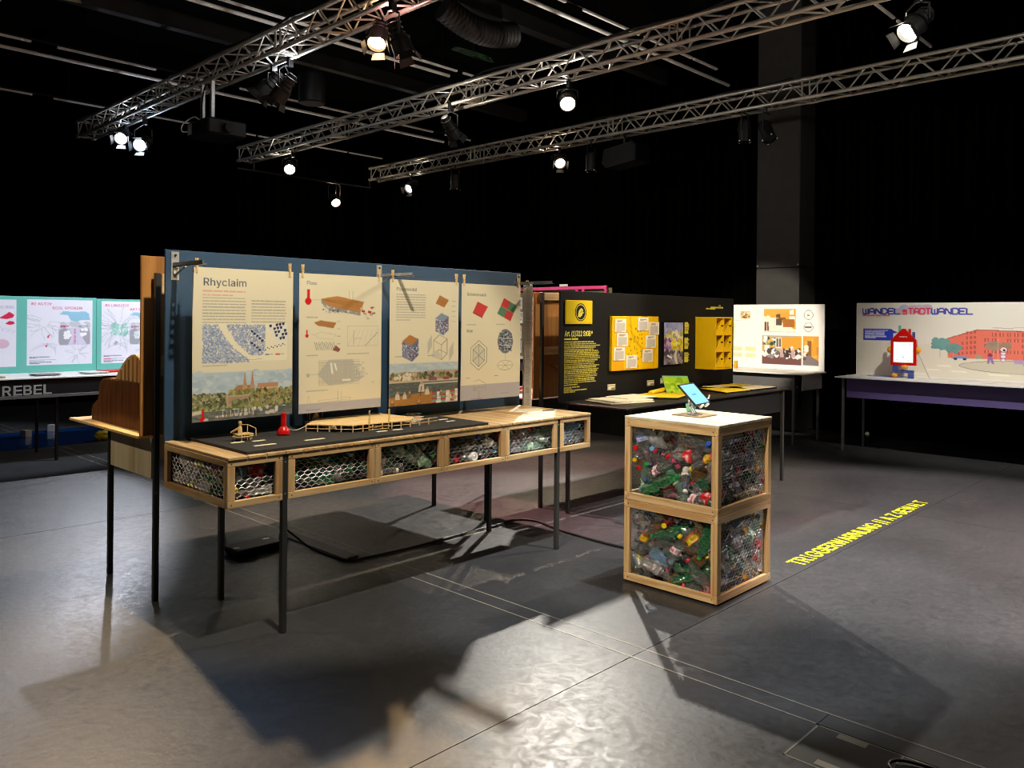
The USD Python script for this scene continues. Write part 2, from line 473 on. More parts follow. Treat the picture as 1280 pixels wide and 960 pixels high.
yb = [-4.5, -3, -1.5, 0, 1.34, 2.238, 3.9, 5.4, 6.9, 8.4, 9.9, 11.4, 12.9, 14.4, 16.4]
for a, b in zip(yb[:-1], yb[1:]):
    fl.part('duct_lid', box((3.158, a + .0015, -.006), (3.266, b - .0015, 0)), 'vinyl')
fl.part('metal_line', box((3.150, 1.345, -.004), (3.158, 16, .0012)), 'floor_metal')
fl.part('metal_line', box((3.266, -4, -.004), (3.274, 16, .0012)), 'floor_metal')

h = Thing('floor_hatch', 'square floor hatch with pale metal rim and two finger recesses, at the bottom right', 'floor hatch', (3.0, 1.0, -.006))
h.part('lid', box((2.850, .615, -.006), (3.143, 1.329, 0)), 'hatch_lid')
h.part('rim', cat_([box((2.842, .60, -.006), (2.850, 1.337, .001)), box((3.143, .60, -.006), (3.150, 1.337, .001)), box((2.842, 1.329, -.006), (3.15, 1.337, .001)), box((2.842, .60, -.006), (3.15, .608, .001)), box((2.85, 1.01, -.006), (3.143, 1.016, .001))]), 'floor_metal')
for x, y in ((3.10, 1.185), (2.862, 1.17)):
    h.part('finger_plate', box((x, y - .05, 0), (x + .04, y + .06, .0012)), 'floor_metal')
single('floor_cable', hose([(2.90, .66, .008), (2.97, .92, .008), (3.02, 1.02, .012), (3.09, 1.0, .012), (3.13, .86, .008), (3.2, .55, .008)], .006), 'wire_black',
       'black cable looping out of the floor hatch', 'cable', smooth=True)

# yellow lettering on the floor
tx = Thing('floor_lettering', 'yellow capital lettering stuck on the floor, right of the bottle crates', 'lettering', (6.4, 2.34, 0))
word, total = 'TRIGGERWARNUNG // A Z GEWALT', 2.615
adv = np.array([font(96).getlength(c) + 2 for c in word])
x = 5.108
for c, a in zip(word, adv / adv.sum() * total):
    if c != ' ':
        m = meshkit.text_mesh(c, 1.0, depth=.0012, bold=True)
        lo, hi = m.bounds
        m.vertices = (m.vertices - [lo[0], 0, 0]) * [.92 * a / (hi[0] - lo[0]) if c != 'I' else .4 * a / (hi[0] - lo[0]), .112, 1] + [x + .04 * a + (.25 * a if c == 'I' else 0), 2.285 + .012 * (x - 5.1) / 2.6, .0003]
        tx.part('letter', m, 'tape_yellow')
    x += a

# pillar and drapes
p = Thing('pillar', 'square dark grey pillar of two stacked panels rising behind the white board', 'pillar', (11.5, 5.42, 0))
p.part('panel', box((11.2, 5.09, 0), (11.85, 5.755, 2.37), .01), 'pillar_grey')
p.part('panel', box((11.2, 5.09, 2.376), (11.85, 5.755, RZ), .01), 'pillar_grey')
for y in (5.11, 5.735):
    p.part('bolt', tube((11.197, y, 2.41), (11.205, y, 2.41), .012, 8), 'galv')


def drape(a, b, horiz, at, z1, label, period=.21, amp=.05, seed=0):
    n = int((b - a) / .03)
    s = np.linspace(a, b, n)
    r = np.random.RandomState(seed)
    ph = np.cumsum(.03 / (period * (.7 + .6 * np.repeat(r.rand(n // 6 + 1), 6)[:n]))) * 2 * math.pi
    o = at + amp * np.sin(ph) + .3 * amp * np.sin(2.3 * ph + 1)
    zs = np.linspace(.015, z1, 9)
    fl_ = np.linspace(1.25, .7, 9)
    v = []
    for z, k in zip(zs, fl_):
        v.append(np.c_[at + (o - at) * k, s, np.full(n, z)] if not horiz else np.c_[s, at + (o - at) * k, np.full(n, z)])
    v = np.vstack(v)
    i = np.arange(8 * n).reshape(8, n)[:, :-1].ravel()
    f = np.vstack([np.c_[i, i + 1, i + n + 1], np.c_[i, i + n + 1, i + n]])
    v2 = v.copy()
    v2[:, 1 if horiz else 0] += .006
    single('stage_drape', (np.vstack([v, v2]), np.vstack([f, f[:, ::-1] + len(v)])), 'drape', label, 'stage drape', smooth=True)


drape(5.85, 15.6, False, 11.68, RZ - .05, 'black pleated stage drape along the right wall, left of the pillar', seed=1)
drape(-4.2, 5.05, False, 11.62, RZ - .05, 'black pleated stage drape behind the purple table, right of the pillar', seed=2)
drape(-4.2, 11.4, True, 15.9, RZ - .05, 'black pleated stage drape across the far end of the hall', seed=3)

# ------------------------------------------------------------------ trusses
TR = []


def make_truss(x, y0, y1, label):
    t = Thing('lighting_truss', label, 'lighting truss', (x, y0, 4.5), None)
    a = .12
    C = {(i, k): (x + (a if i else -a), 4.5 + (2 * a if k else 0)) for i in (0, 1) for k in (0, 1)}
    for (cx, cz) in C.values():
        t.part('chord', tube((cx, y0, cz), (cx, y1, cz), .0245, 12), 'truss_metal', smooth=40)
    n = int((y1 - y0) / .262)
    st = (y1 - y0) / n
    for A, B, ph in (((0, 0), (0, 1), 0), ((1, 0), (1, 1), 0), ((0, 1), (1, 1), 1), ((0, 0), (1, 0), 1)):
        for i in range(n):
            P, Q = (C[A], C[B]) if (i + ph) % 2 == 0 else (C[B], C[A])
            t.part('brace', tube((P[0], y0 + i * st + .02, P[1]), (Q[0], y0 + (i + 1) * st - .02, Q[1]), .0105, 6, cap=False), 'truss_metal', smooth=50)
    for i in range(0, n, 2):
        t.part('rung', tube((C[0, 0][0], y0 + i * st, 4.5), (C[1, 0][0], y0 + i * st, 4.5), .0085, 6, cap=False), 'truss_metal', smooth=50)
    for yj in [y0 + .03] + [y0 + k * (y1 - y0) / 5 for k in (1, 2, 3, 4)] + [y1 - .03]:
        es = [((0, 0), (0, 1)), ((1, 0), (1, 1)), ((0, 1), (1, 1)), ((0, 0), (1, 0))]
        t.part('end_frame', cat_([tube((C[A][0], yj + d, C[A][1]), (C[B][0], yj + d, C[B][1]), .011, 6) for A, B in es for d in ((-.05, .05) if y0 + .1 < yj < y1 - .1 else (0,))]
                                 + [tube((cx, yj - .06, cz), (cx, yj + .06, cz), .030, 10) for cx, cz in C.values()]), 'truss_metal', smooth=40)
    return t


def dup(t, loc, label, group=None):
    """A copy of a thing and its parts under the next number."""
    name = t.path.rsplit('/', 1)[1].rstrip('0123456789').rstrip('_')
    x = UsdGeom.Xform.Define(stage, numbered('/World', name))
    x.GetPrim().GetReferences().AddInternalReference(Sdf.Path(t.path))
    x.GetPrim().GetAttribute('xformOp:translate').Set(Gf.Vec3d(*map(float, loc)))
    x.GetPrim().SetInstanceable(True)
    keys(x.GetPrim(), label=label, group=group)


TY0 = -1.5
t1 = make_truss(4.66, TY0, 14.28, 'aluminium box truss nearest the camera, crossing the picture\'s top left')
dup(t1, (7.41, TY0 - .1, 4.5), 'aluminium box truss in the middle, carrying the brightest lamp')
dup(t1, (10.30, TY0 - .25, 4.5), 'aluminium box truss farthest right, crossing in front of the pillar')
dup(t1, (1.93, TY0, 4.5), 'aluminium box truss overhead, out of view above the posters')
dup(t1, (-.81, TY0, 4.5), 'aluminium box truss far left, outside the picture')

# ------------------------------------------------------------------ stage lamps
emits = {}


def lamp(i, pos, aim, power, half, col, doors, glow, label):
    pos, aim = np.array(pos, float), np.array(aim, float)
    d = (aim - pos) / np.linalg.norm(aim - pos)
    x, y, _ = frame(d)
    R = np.stack([x, y, d], 1)
    t = Thing('stage_lamp', label, 'stage lamp', pos, 'stage lamps hanging from the trusses')
    body = lathe([(0, -.34), (.05, -.34), (.062, -.30), (.062, -.22), (.092, -.14), (.098, -.02), (.104, -.02), (.104, .0), (.09, .0), (.088, -.05), (0, -.055)], 20)
    hs_ = t.part('housing', place(body, R, pos), 'lamp_black', smooth=35)
    rib = cat_([lathe([(.07 + .005 * k, -.30 + .05 * k), (.108 if k > 2 else .078, -.295 + .05 * k), (.07, -.285 + .05 * k)], 16) for k in range(4)])
    t.part('cooling_fins', place(rib, R, pos), 'lamp_black', parent=hs_)
    key = (tuple(col), glow)
    if key not in emits:
        emits[key] = f'lens_{len(emits)}'
        emit(emits[key], col, glow)
    t.part('lens', place(lathe([(0, -.028), (.06, -.030), (.087, -.040)], 20), R, pos), emits[key], parent=hs_, smooth=True)
    mid = pos - d * .16
    top = np.array([mid[0], mid[1], 4.40])
    yo = [mid + x * .125, mid + x * .125 + (top - mid) * .7, top, mid - x * .125 + (top - mid) * .7, mid - x * .125]
    t.part('yoke', cat_([tube(yo[k], yo[k + 1], .009, 6) for k in range(4)]), 'lamp_black')
    nearest = min((-.81, 1.93, 4.66, 7.41, 10.3), key=lambda q: abs(q - pos[0]))
    if abs(nearest - pos[0]) < .5:
        cx = nearest + (.12 if top[0] >= nearest else -.12)
        t.part('clamp', cat_([box((cx - .03, top[1] - .025, 4.40), (cx + .03, top[1] + .025, 4.475)), tube(top, (cx, top[1], 4.42), .012, 6), tube((cx, top[1] - .03, 4.5), (cx, top[1] + .03, 4.5), .034, 10)]), 'black_metal')
    if doors:
        for k, (u, w) in enumerate(((x, y), (-x, y), (y, x), (-y, x))):
            a = pos + u * .10
            o = d * .07 + u * .03
            ws = .06 if k < 2 else .055
            q = np.array([a - w * ws, a + w * ws, a + o + w * ws * 1.25, a + o - w * ws * 1.25])
            n_ = np.cross(w, o)
            n_ = n_ / np.linalg.norm(n_) * .002
            t.part('barn_door', trimesh.Trimesh(np.vstack([q + n_, q - n_]), process=False).convex_hull, 'lamp_pale' if (k == 3 and glow > 9) else 'lamp_black')
    L = UsdLux.SphereLight.Define(stage, t.path + '/beam')
    z = -d
    L.AddTransformOp().Set(Gf.Matrix4d(*x, 0, *np.cross(z, x), 0, *z, 0, *(d * .03), 1))
    L.CreateRadiusAttr(.045)
    L.CreateNormalizeAttr(True)
    L.CreateIntensityAttr(power * POWER)
    L.CreateColorAttr(Gf.Vec3f(*map(float, col)))
    s = UsdLux.ShapingAPI.Apply(L.GetPrim())
    s.CreateShapingConeAngleAttr(half)
    s.CreateShapingConeSoftnessAttr(.9 if half in (16, 22) else .35)
    S = UsdLux.SphereLight.Define(stage, t.path + '/vent_spill')       # added omni fill behind the housing, brightening trusses and rails
    S.AddTranslateOp().Set(Gf.Vec3d(*map(float, -d * .42)))
    S.CreateRadiusAttr(.03)
    S.CreateNormalizeAttr(True)
    S.CreateIntensityAttr((FILL_LEVEL_RIGHT if pos[0] > 7 and pos[1] < 6.5 else FILL_LEVEL) * POWER)
    S.CreateColorAttr(Gf.Vec3f(*map(float, col)))


POWER, FILL_LEVEL, FILL_LEVEL_RIGHT = 0.20, 15.0, 45.0  # last two: strength of the added fill behind each lamp
for i, L in enumerate(LAMPS):
    lamp(i, *L)

# ------------------------------------------------------------------ the crate table
def hexmesh(O, u, v, w, h, dx=.044, ve=.009, rise=.0105, r=.00045, amp=.0012):
    """Hexagonal chicken wire on the rectangle O, O + u w, O + v h: zigzag wires joined by short twisted uprights."""
    O, u, v = (np.asarray(a, float) for a in (O, u, v))
    nrm = np.cross(u, v)
    dy = ve + rise
    segs = []
    for j in range(-1, int(h / dy) + 2):
        for i in range(-1, int(w / dx) + 2):
            cx, cy = i * dx + (dx / 2 if j % 2 else 0), j * dy
            top = (cx, cy + ve / 2 + rise)
            segs += [(top, (cx + dx / 2, cy + ve / 2)), (top, (cx - dx / 2, cy + ve / 2)), ((cx + dx / 2, cy + ve / 2), (cx + dx / 2, cy - ve / 2))]
    s = np.array(segs)
    m = s.mean(1)
    s = s[(m[:, 0] > 0) & (m[:, 0] < w) & (m[:, 1] > 0) & (m[:, 1] < h)]
    s = np.clip(s, 0, [w, h])
    P = O + s[:, 0, :1] * u + s[:, 0, 1:] * v
    Q = O + s[:, 1, :1] * u + s[:, 1, 1:] * v
    k = np.arange(len(s)) % 3
    P = P + nrm * (amp * np.where(k == 2, 1, -1))[:, None]
    Q = Q + nrm * (amp * np.where(k == 0, 1, -1))[:, None]
    d = Q - P
    d /= np.maximum(np.linalg.norm(d, axis=1, keepdims=True), 1e-9)
    a = np.cross(d, nrm)
    ring = [a * r, nrm * r + 0 * a, -a * r, -nrm * r + 0 * a]
    rr = np.where(k == 2, 1.5, 1.0)[:, None]
    V = np.stack([P + q * rr for q in ring] + [Q + q * rr for q in ring], 1).reshape(-1, 3)
    b = np.array([(i, (i + 1) % 4, 4 + (i + 1) % 4) for i in range(4)] + [(i, 4 + (i + 1) % 4, 4 + i) for i in range(4)])
    F = (b[None] + 8 * np.arange(len(s))[:, None, None]).reshape(-1, 3)
    return trimesh.Trimesh(V, F, process=False)


def screw_on(p, n):
    n = np.asarray(n, float)
    return tube(np.asarray(p, float) - n * .002, np.asarray(p, float) + n * .0008, .0035, 8)


TX0, TX1, TYF, TYB, TZ0, TZ1 = 1.828, 4.597, 3.64, 4.36, .675, .905
tb = Thing('crate_table', 'long pine table on black steel legs with wire-fronted crates full of bottles', 'table', (3.2, 4.0, 0))
BAYS = [(1.828, 2.122), (2.153, 2.690), (2.692, 3.197), (3.199, 3.718), (3.720, 4.236), (4.263, 4.597)]
for a, b in BAYS:
    y0, y1 = TYF, TYF + .022
    tb.part('rail', box((a, y0, TZ1 - .030), (b, y1, TZ1), .002), 'pine_x')
    tb.part('rail', box((a, y0, TZ0), (b, y1, TZ0 + .034), .002), 'pine_x')
    for q0, q1 in ((a, a + .04), (b - .04, b)):
        po = tb.part('post', box((q0, y0 + .0005, TZ0 + .0345), (q1, y1 - .0005, TZ1 - .0305), .002), 'pine_z')
        for z in (TZ0 + .017, TZ1 - .016):
            tb.part('screw', screw_on(((q0 + q1) / 2, y0, z), (0, -1, 0)), 'screw', parent=po)
    tb.part('wire_mesh', hexmesh((a + .02, y1 + .004, TZ0 + .018), (1, 0, 0), (0, 0, 1), b - a - .04, TZ1 - TZ0 - .034), 'wire', kind='stuff')
for xe, s in ((TX0, 1), (TX1, -1)):
    x0, x1 = sorted((xe, xe + s * .022))
    yy0, yy1 = TYF + .0225, TYB
    tb.part('rail', box((x0, yy0, TZ1 - .030), (x1, yy1, TZ1), .002), 'pine_y')
    tb.part('rail', box((x0, yy0, TZ0), (x1, yy1, TZ0 + .034), .002), 'pine_y')
    for q0, q1 in ((yy0, yy0 + .022), (yy1 - .04, yy1)):
        tb.part('post', box((x0 + .0005, q0, TZ0 + .0345), (x1 - .0005, q1, TZ1 - .0305), .002), 'pine_z')
    if s > 0:
        tb.part('wire_mesh', hexmesh((x1 + .004, yy0 + .01, TZ0 + .018), (0, 1, 0), (0, 0, 1), yy1 - yy0 - .03, TZ1 - TZ0 - .034), 'wire', kind='stuff')
tb.part('base_panel', box((TX0 + .024, TYF + .024, TZ0 + .002), (TX1 - .024, TYB, TZ0 + .014)), 'black_board')  # black in place of the shade below the bottles
tb.part('back_panel', box((TX0 + .024, TYB - .012, TZ0 + .016), (TX1 - .024, TYB - .002, TZ1 - .002)), 'black_board')  # black in place of the shade behind the bottles
npl = 27
pw = (TX1 - TX0) / npl
for k in range(npl):
    tb.part('plank', box((TX0 + k * pw + .0015, TYF - .006, TZ1 + .0005), (TX0 + (k + 1) * pw - .0015, TYB - .001, TZ1 + .0165), .003), 'pine_y')
for lx in (2.1375, 4.2495):
    for ly in (3.6575, 4.325):
        tb.part('leg', box((lx - .0145, ly - .0145, 0), (lx + .0145, ly + .0145, TZ1), .002), 'steel_leg')
        if ly < 4:
            for z in (TZ0 + .03, TZ1 - .04):
                tb.part('leg_screw', screw_on((lx, ly - .0145, z), (0, -1, 0)), 'galv')
TT = TZ1 + .017

# ------------------------------------------------------------------ bottle stand: two stacked crates
CX0, CX1, CY0, CY1 = 4.03, 4.67, 2.287, 2.925


def crate(z0, z1, label, top):
    c = Thing('bottle_crate', label, 'crate', (4.35, 2.606, z0))
    w, th, rh = .042, .022, .045
    for ax, (p, q) in enumerate((((CX0, CY0), (CX1, CY1)), ((CY0, CX0), (CY1, CX1)))):
        # ax 0: sides that run along x, at both y
        for s, yy in ((1, q and (CY0 if ax == 0 else CX0)), (-1, CY1 if ax == 0 else CX1)):
            a, b = (CX0, CX1) if ax == 0 else (CY0 + th, CY1 - th)
            lo, hi = sorted((yy, yy + s * th))

            def bx(u0, u1, zz0, zz1):
                return box((u0, lo, zz0), (u1, hi, zz1), .002) if ax == 0 else box((lo, u0, zz0), (hi, u1, zz1), .002)
            pm = 'pine_x' if ax == 0 else 'pine_y'
            c.part('rail', bx(a, b, z1 - rh, z1), pm)
            c.part('rail', bx(a, b, z0, z0 + rh), pm)
            for u0, u1 in ((a, a + w - (th if ax else 0)), (b - w + (th if ax else 0), b)):
                po = c.part('post', bx(u0, u1, z0 + rh + .0005, z1 - rh - .0005), 'pine_z')
                if ax == 0 and s > 0 or ax == 1 and s > 0:
                    for z in (z0 + rh / 2, z1 - rh / 2):
                        c.part('screw', screw_on(((u0 + u1) / 2, lo, z) if ax == 0 else (lo, (u0 + u1) / 2, z), (0, -1, 0) if ax == 0 else (-1, 0, 0)), 'screw', parent=po)
            ins = yy + s * (th + .004)
            O, u = ((CX0 + .026, ins, z0 + .02), (1, 0, 0)) if ax == 0 else ((ins, CY0 + .026, z0 + .02), (0, 1, 0))
            c.part('wire_mesh', hexmesh(O, u, (0, 0, 1), .588, z1 - z0 - .04, dx=.036, ve=.009, rise=.009, r=.0006 if ax == 0 else .0003), 'wire' if ax == 0 else 'wire_shaded', kind='stuff')  # two faces take the darker wire, imitating less light on them
    c.part('base_panel', box((CX0 + th, CY0 + th, z0 + .001), (CX1 - th, CY1 - th, z0 + .011)), 'black_board')  # black puts the inner shade of the crate into the panel
    if top:
        k = 6
        pw_ = (CX1 - CX0) / k
        for i in range(k):
            c.part('plank', box((CX0 + i * pw_ + .001, CY0 - .004, z1 + .0005), (CX0 + (i + 1) * pw_ - .001, CY1 + .002, z1 + .0165), .002), 'pale_y')
    else:
        for fx in (CX0 + .05, CX1 - .05):
            for fy in (CY0 + .05, CY1 - .05):
                c.part('foot', tube((fx, fy, 0), (fx, fy, z0), .018, 12), 'black_metal')


crate(.012, .5025, 'lower pine crate of the bottle stand, standing on the floor', False)
crate(.5035, .995, 'upper pine crate of the bottle stand, with a pale plank top carrying a tablet', True)

# ------------------------------------------------------------------ plastic bottles
for nm, c in (('red', '#c8141c'), ('blue', '#2a4fae'), ('white', '#e8e6e2'), ('green', '#1f8a3d'), ('yellow', '#e9cf18'), ('black', '#161616'), ('pink', '#d64a7c'), ('lightblue', '#6fa9d8'), ('purple', '#5a4a8a')):
    plain('cap_' + nm, c, .35, noise=.03)
pet('pet_clear', (.93, .95, .95), dust=.06)
pet('pet_dull', (.88, .90, .90), gloss=.2, dust=.16)
pet('pet_green', (.20, .66, .34), dust=.18, frost=(.05, .40, .14))
pet('pet_mint', (.55, .85, .68), dust=.22, frost=(.4, .75, .55))
pet('pet_amber', (.75, .43, .12), dust=.15, frost=(.6, .28, .04))
pet('pet_blue', (.50, .74, .92), dust=.28, frost=(.35, .6, .85))
mat('label_print', {'a': ('attribute', {'attribute': 'displayColor'}), 'p': ('principled_bsdf', {'roughness': .35})}, [('a.color', 'p.base_color')])


def label_art(bg, fg, text, stripe=None):
    a = Art(.24, .08, 900, bg)
    if stripe:
        a.rect(0, .058, .24, .08, stripe)
        a.rect(0, 0, .24, .01, stripe)
    for x in (.015, .135):
        if text:
            a.text(x, .048, text, .024, fg, bold=2, wid=.09)
        else:
            a.lines(x, .02, .08, 4, .011, .004, fg, seed=3)
    return a


def bottle_meshes(r, L, crush, seed, lab, neck=.35, cap=True):
    """Body, label sleeve and cap along +z, base at 0, crumpled alike."""
    h = L - .012
    nr = .0125
    sh = h * (1 - neck)
    prof = [(0, .008), (r * .45, .010), (r * .55, .001), (r * .86, .002), (r * .97, .012), (r, .03)]
    nrib = 5
    for i in range(1, nrib + 1):
        z = .03 + (sh - .05) * i / nrib
        prof += [(r * .95, z - .008), (r, z)]
    prof += [(r, sh), (r * .93, sh + .22 * (h - sh)), (r * .66, sh + .52 * (h - sh)), (nr * 1.5, sh + .78 * (h - sh)), (nr, h - .02), (nr, h - .012), (nr * 1.25, h - .010), (nr * 1.25, h - .007), (nr, h - .006), (nr, h)]
    body = lathe(prof, 18)
    rs = np.random.RandomState(seed)
    bend = rs.uniform(-1, 1, 2) * crush * .05
    dent = rs.uniform(-1, 1, 3)

    def warp(m):
        v = np.array(m.vertices)
        n1 = meshkit.noise(v * 28 + seed * 7.1, seed) - .5
        n2 = meshkit.noise(v * 70 + seed * 3.3, seed + 5) - .5
        env = np.clip(v[:, 2] / .02, 0, 1) * np.clip((h - .03 - v[:, 2]) / .04, 0, 1)
        k = 1 + env * crush * (1.1 * n1 + .55 * n2)
        a = dent[0] * 3
        q = np.stack([v[:, 0] * math.cos(a) + v[:, 1] * math.sin(a), -v[:, 0] * math.sin(a) + v[:, 1] * math.cos(a)], 1)
        q[:, 0] *= k * (1 - .42 * crush * env)
        q[:, 1] *= k * (1 + .18 * crush * env)
        t = v[:, 2] / L
        o = np.stack([q[:, 0] * math.cos(a) - q[:, 1] * math.sin(a) + bend[0] * L * 4 * t * (1 - t), q[:, 0] * math.sin(a) + q[:, 1] * math.cos(a) + bend[1] * L * 4 * t * (1 - t), v[:, 2]], 1)
        return trimesh.Trimesh(o - [0, 0, L / 2], m.faces, process=False)
    out = {'body': warp(body)}
    if lab:
        z0, z1 = sh * lab[0], sh * lab[1]
        nx, nz = 48, 9
        a = np.linspace(0, 2 * math.pi, nx)
        zz = np.linspace(z0, z1, nz)
        g = np.stack([np.tile(np.cos(a) * r * 1.03, nz), np.tile(np.sin(a) * r * 1.03, nz), np.repeat(zz, nx)], 1)
        i = np.arange((nz - 1) * nx).reshape(nz - 1, nx)[:, :-1].ravel()
        f = np.vstack([np.c_[i, i + 1, i + nx + 1], np.c_[i, i + nx + 1, i + nx]])
        out['label'] = warp(trimesh.Trimesh(g, f, process=False))
        out['grid'] = (nx, nz)
    if cap:
        out['cap'] = warp(lathe([(0, h + .004), (.0145, h + .003), (.0155, h), (.0155, h - .012), (.0135, h - .0125)], 14))
    return out


KINDS = {  # radius, length, crush, PET, cap, label (from, to, background, ink, text, stripe), words
    'cola': (.034, .225, .5, 'pet_clear', 'red', (.35, .75, '#c4161c', '#f4f0ec', 'Coca-Cola', None), 'red-labelled clear bottle'),
    'water': (.042, .30, .55, 'pet_clear', 'blue', None, 'unlabelled clear bottle with blue cap'),
    'green': (.040, .29, .45, 'pet_green', 'green', None, 'dark green bottle with green cap'),
    'amber': (.043, .31, .35, 'pet_amber', 'yellow', (.35, .62, '#b3242a', '#f1e6dc', 'DALI', '#e8e0d0'), 'amber bottle with red and white label'),
    'small': (.031, .20, .45, 'pet_clear', 'white', (.3, .75, '#e9e6dd', '#8a8a90', None, '#c9c4b4'), 'small white-labelled bottle'),
    'bluejug': (.044, .27, .6, 'pet_blue', 'lightblue', None, 'light blue bottle with pale cap'),
    'crushed': (.036, .235, .95, 'pet_dull', None, None, 'crushed clear bottle without cap'),
    'crushed2': (.040, .26, .8, 'pet_clear', 'red', None, 'crumpled clear bottle with red cap'),
    'black': (.034, .225, .5, 'pet_clear', 'black', (.4, .7, '#20242c', '#d8d8d8', None, '#5a5f70'), 'dark-labelled clear bottle'),
    'yellow': (.033, .21, .5, 'pet_clear', 'yellow', (.3, .7, '#e6cc24', '#9a6a1a', None, '#b8452c'), 'yellow-labelled clear bottle'),
    'mint': (.037, .25, .5, 'pet_mint', 'green', (.35, .7, '#dfe6d2', '#3a8a54', None, '#6ab07c'), 'pale green labelled bottle'),
    'pink': (.033, .215, .6, 'pet_clear', 'pink', (.3, .6, '#e8cfd4', '#c23a5a', 'Start', None), 'pink-labelled clear bottle'),
    'milk': (.036, .21, .2, 'cap_white', 'red', None, 'white milk bottle with red cap'),
    'mid': (.038, .26, .6, 'pet_clear', 'purple', (.4, .65, '#cdd4da', '#3c4a8a', None, '#39449a'), 'silver-labelled clear bottle with purple cap'),
}
MESHES = {k: bottle_meshes(v[0], v[1], v[2], 11 + i, v[5] and v[5][:2], cap=bool(v[4])) for i, (k, v) in enumerate(KINDS.items())}
FIRST = {}


def bottle(kind, c, d, spin, where):
    r, L, crush, pm, cap, lab, words = KINDS[kind]
    x, y, z = frame(d)
    x, y = x * math.cos(spin) + y * math.sin(spin), -x * math.sin(spin) + y * math.cos(spin)
    M = Gf.Matrix4d(*map(float, x), 0, *map(float, y), 0, *map(float, z), 0, *map(float, c), 1)
    label = f'{words}, {where(c, d)}'
    kw = dict(label=label, group=label.replace(' bottle', ' bottles', 1))
    if kind not in FIRST:
        t = Thing('plastic_bottle', kw['label'], 'bottle', group=kw['group'], local=True, mat=M)
        FIRST[kind] = t
        g = MESHES[kind]
        t.part('bottle_body', g['body'], pm, smooth=55)
        if lab:
            a = label_art(*lab[2:])
            nx, nz = g['grid']
            im = np.asarray(a.im.resize((nx, nz), Image.BOX), float)[::-1] / 255
            t.part('printed_label', g['label'], 'label_print', colors=lin(im.reshape(-1, 3)))
        if cap:
            t.part('cap', g['cap'], 'cap_' + cap, smooth=40)
        return
    p = UsdGeom.Xform.Define(stage, numbered('/World', 'plastic_bottle'))
    p.GetPrim().GetReferences().AddInternalReference(Sdf.Path(FIRST[kind].path))
    p.GetPrim().GetAttribute('xformOp:transform').Set(M)
    p.GetPrim().SetInstanceable(True)
    keys(p.GetPrim(), **kw)


def pack(lo, hi, kinds, seed, iters=160, flat=.55, shell=False):
    """Shakes the bottles apart inside the box until they barely touch."""
    rs = np.random.RandomState(seed)
    lo, hi = np.array(lo), np.array(hi)
    n = len(kinds)
    r = np.array([KINDS[k][0] for k in kinds]) * np.array([1 - .16 * KINDS[k][2] for k in kinds])
    L = np.array([KINDS[k][1] for k in kinds])
    c = lo + (hi - lo) * rs.rand(n, 3)
    d = rs.randn(n, 3) * [1, 1, flat]
    d /= np.linalg.norm(d, axis=1, keepdims=True)
    u = np.array([-.5, -.18, .14, .46])
    span = (L - 2 * r)[:, None] * u[None] / .96
    rad = r[:, None] * np.array([1, 1, .97, .55])
    own = np.repeat(np.arange(n), 4)
    R = rad.ravel()
    sumR = R[:, None] + R[None]
    same = own[:, None] == own[None]
    for it in range(iters):
        p = (c[:, None] + span[..., None] * d[:, None]).reshape(-1, 3)
        dv = p[:, None] - p[None]
        dist = np.sqrt((dv ** 2).sum(-1)) + 1e-9
        ov = np.where(same, 0, np.maximum(sumR - dist, 0))
        push = (dv / dist[..., None] * ov[..., None]).sum(1) * .35
        push += np.maximum(lo + R[:, None] - p, 0) - np.maximum(p - (hi - R[:, None]), 0)
        push = push.reshape(n, 4, 3)
        c = c + push.mean(1) * 1.2
        c[:, 2] -= .0012 if it < iters * .6 else 0
        if shell and it < iters * .75:      # bottles crowd towards the two open faces
            e = c[:, :2] - lo[:2]
            k = np.argmin(e, 1)
            c[np.arange(n), k] -= np.where(e.min(1) > .17, .005, .0006)
        d = d + (push * span[..., None]).sum(1) / (span ** 2).sum(1, keepdims=True) * .8
        d /= np.linalg.norm(d, axis=1, keepdims=True)
    return c, d, rs.rand(n) * 6.28


def fill(lo, hi, mix, n, seed, where, shell=False):
    rs = np.random.RandomState(seed)
    ks = [k for k, w in mix.items() for _ in range(w)]
    kinds = [ks[i % len(ks)] for i in range(n)]
    rs.shuffle(kinds)
    c, d, s = pack(lo, hi, kinds, seed, shell=shell)
    for k, a, b, q in zip(kinds, c, d, s):
        bottle(k, a, b, q, where)


def third(v, lo, hi, names):
    return names[int(np.clip((v - lo) / (hi - lo) * len(names), 0, len(names) - 1))]


def in_crate(name, z0, z1):
    def f(c, d):
        l, r_ = c[0] - CX0, c[1] - CY0
        lie = 'standing' if abs(d[2]) > .6 else 'lying'
        h = third(c[2], z0, z1, ('bottom', 'middle', 'top'))
        if min(l, r_) > .30:
            return f'{lie} deep inside the {name} crate, {h}'
        if l < r_:
            return f'{lie} in the {name} crate, left face, {h} {third(c[1], CY1, CY0, ("left", "centre", "right"))}'
        return f'{lie} in the {name} crate, right face, {h} {third(c[0], CX0, CX1, ("left", "centre", "right"))}'
    return f


def in_bay(name, a, b):
    def f(c, d):
        return f'{third(c[1], TYF, 3.98, ("front", "rear"))} {third(c[0], a, b, ("left", "centre", "right"))} of the table\'s {name}, {third(c[2], TZ0, TZ1, ("low", "high"))}'
    return f


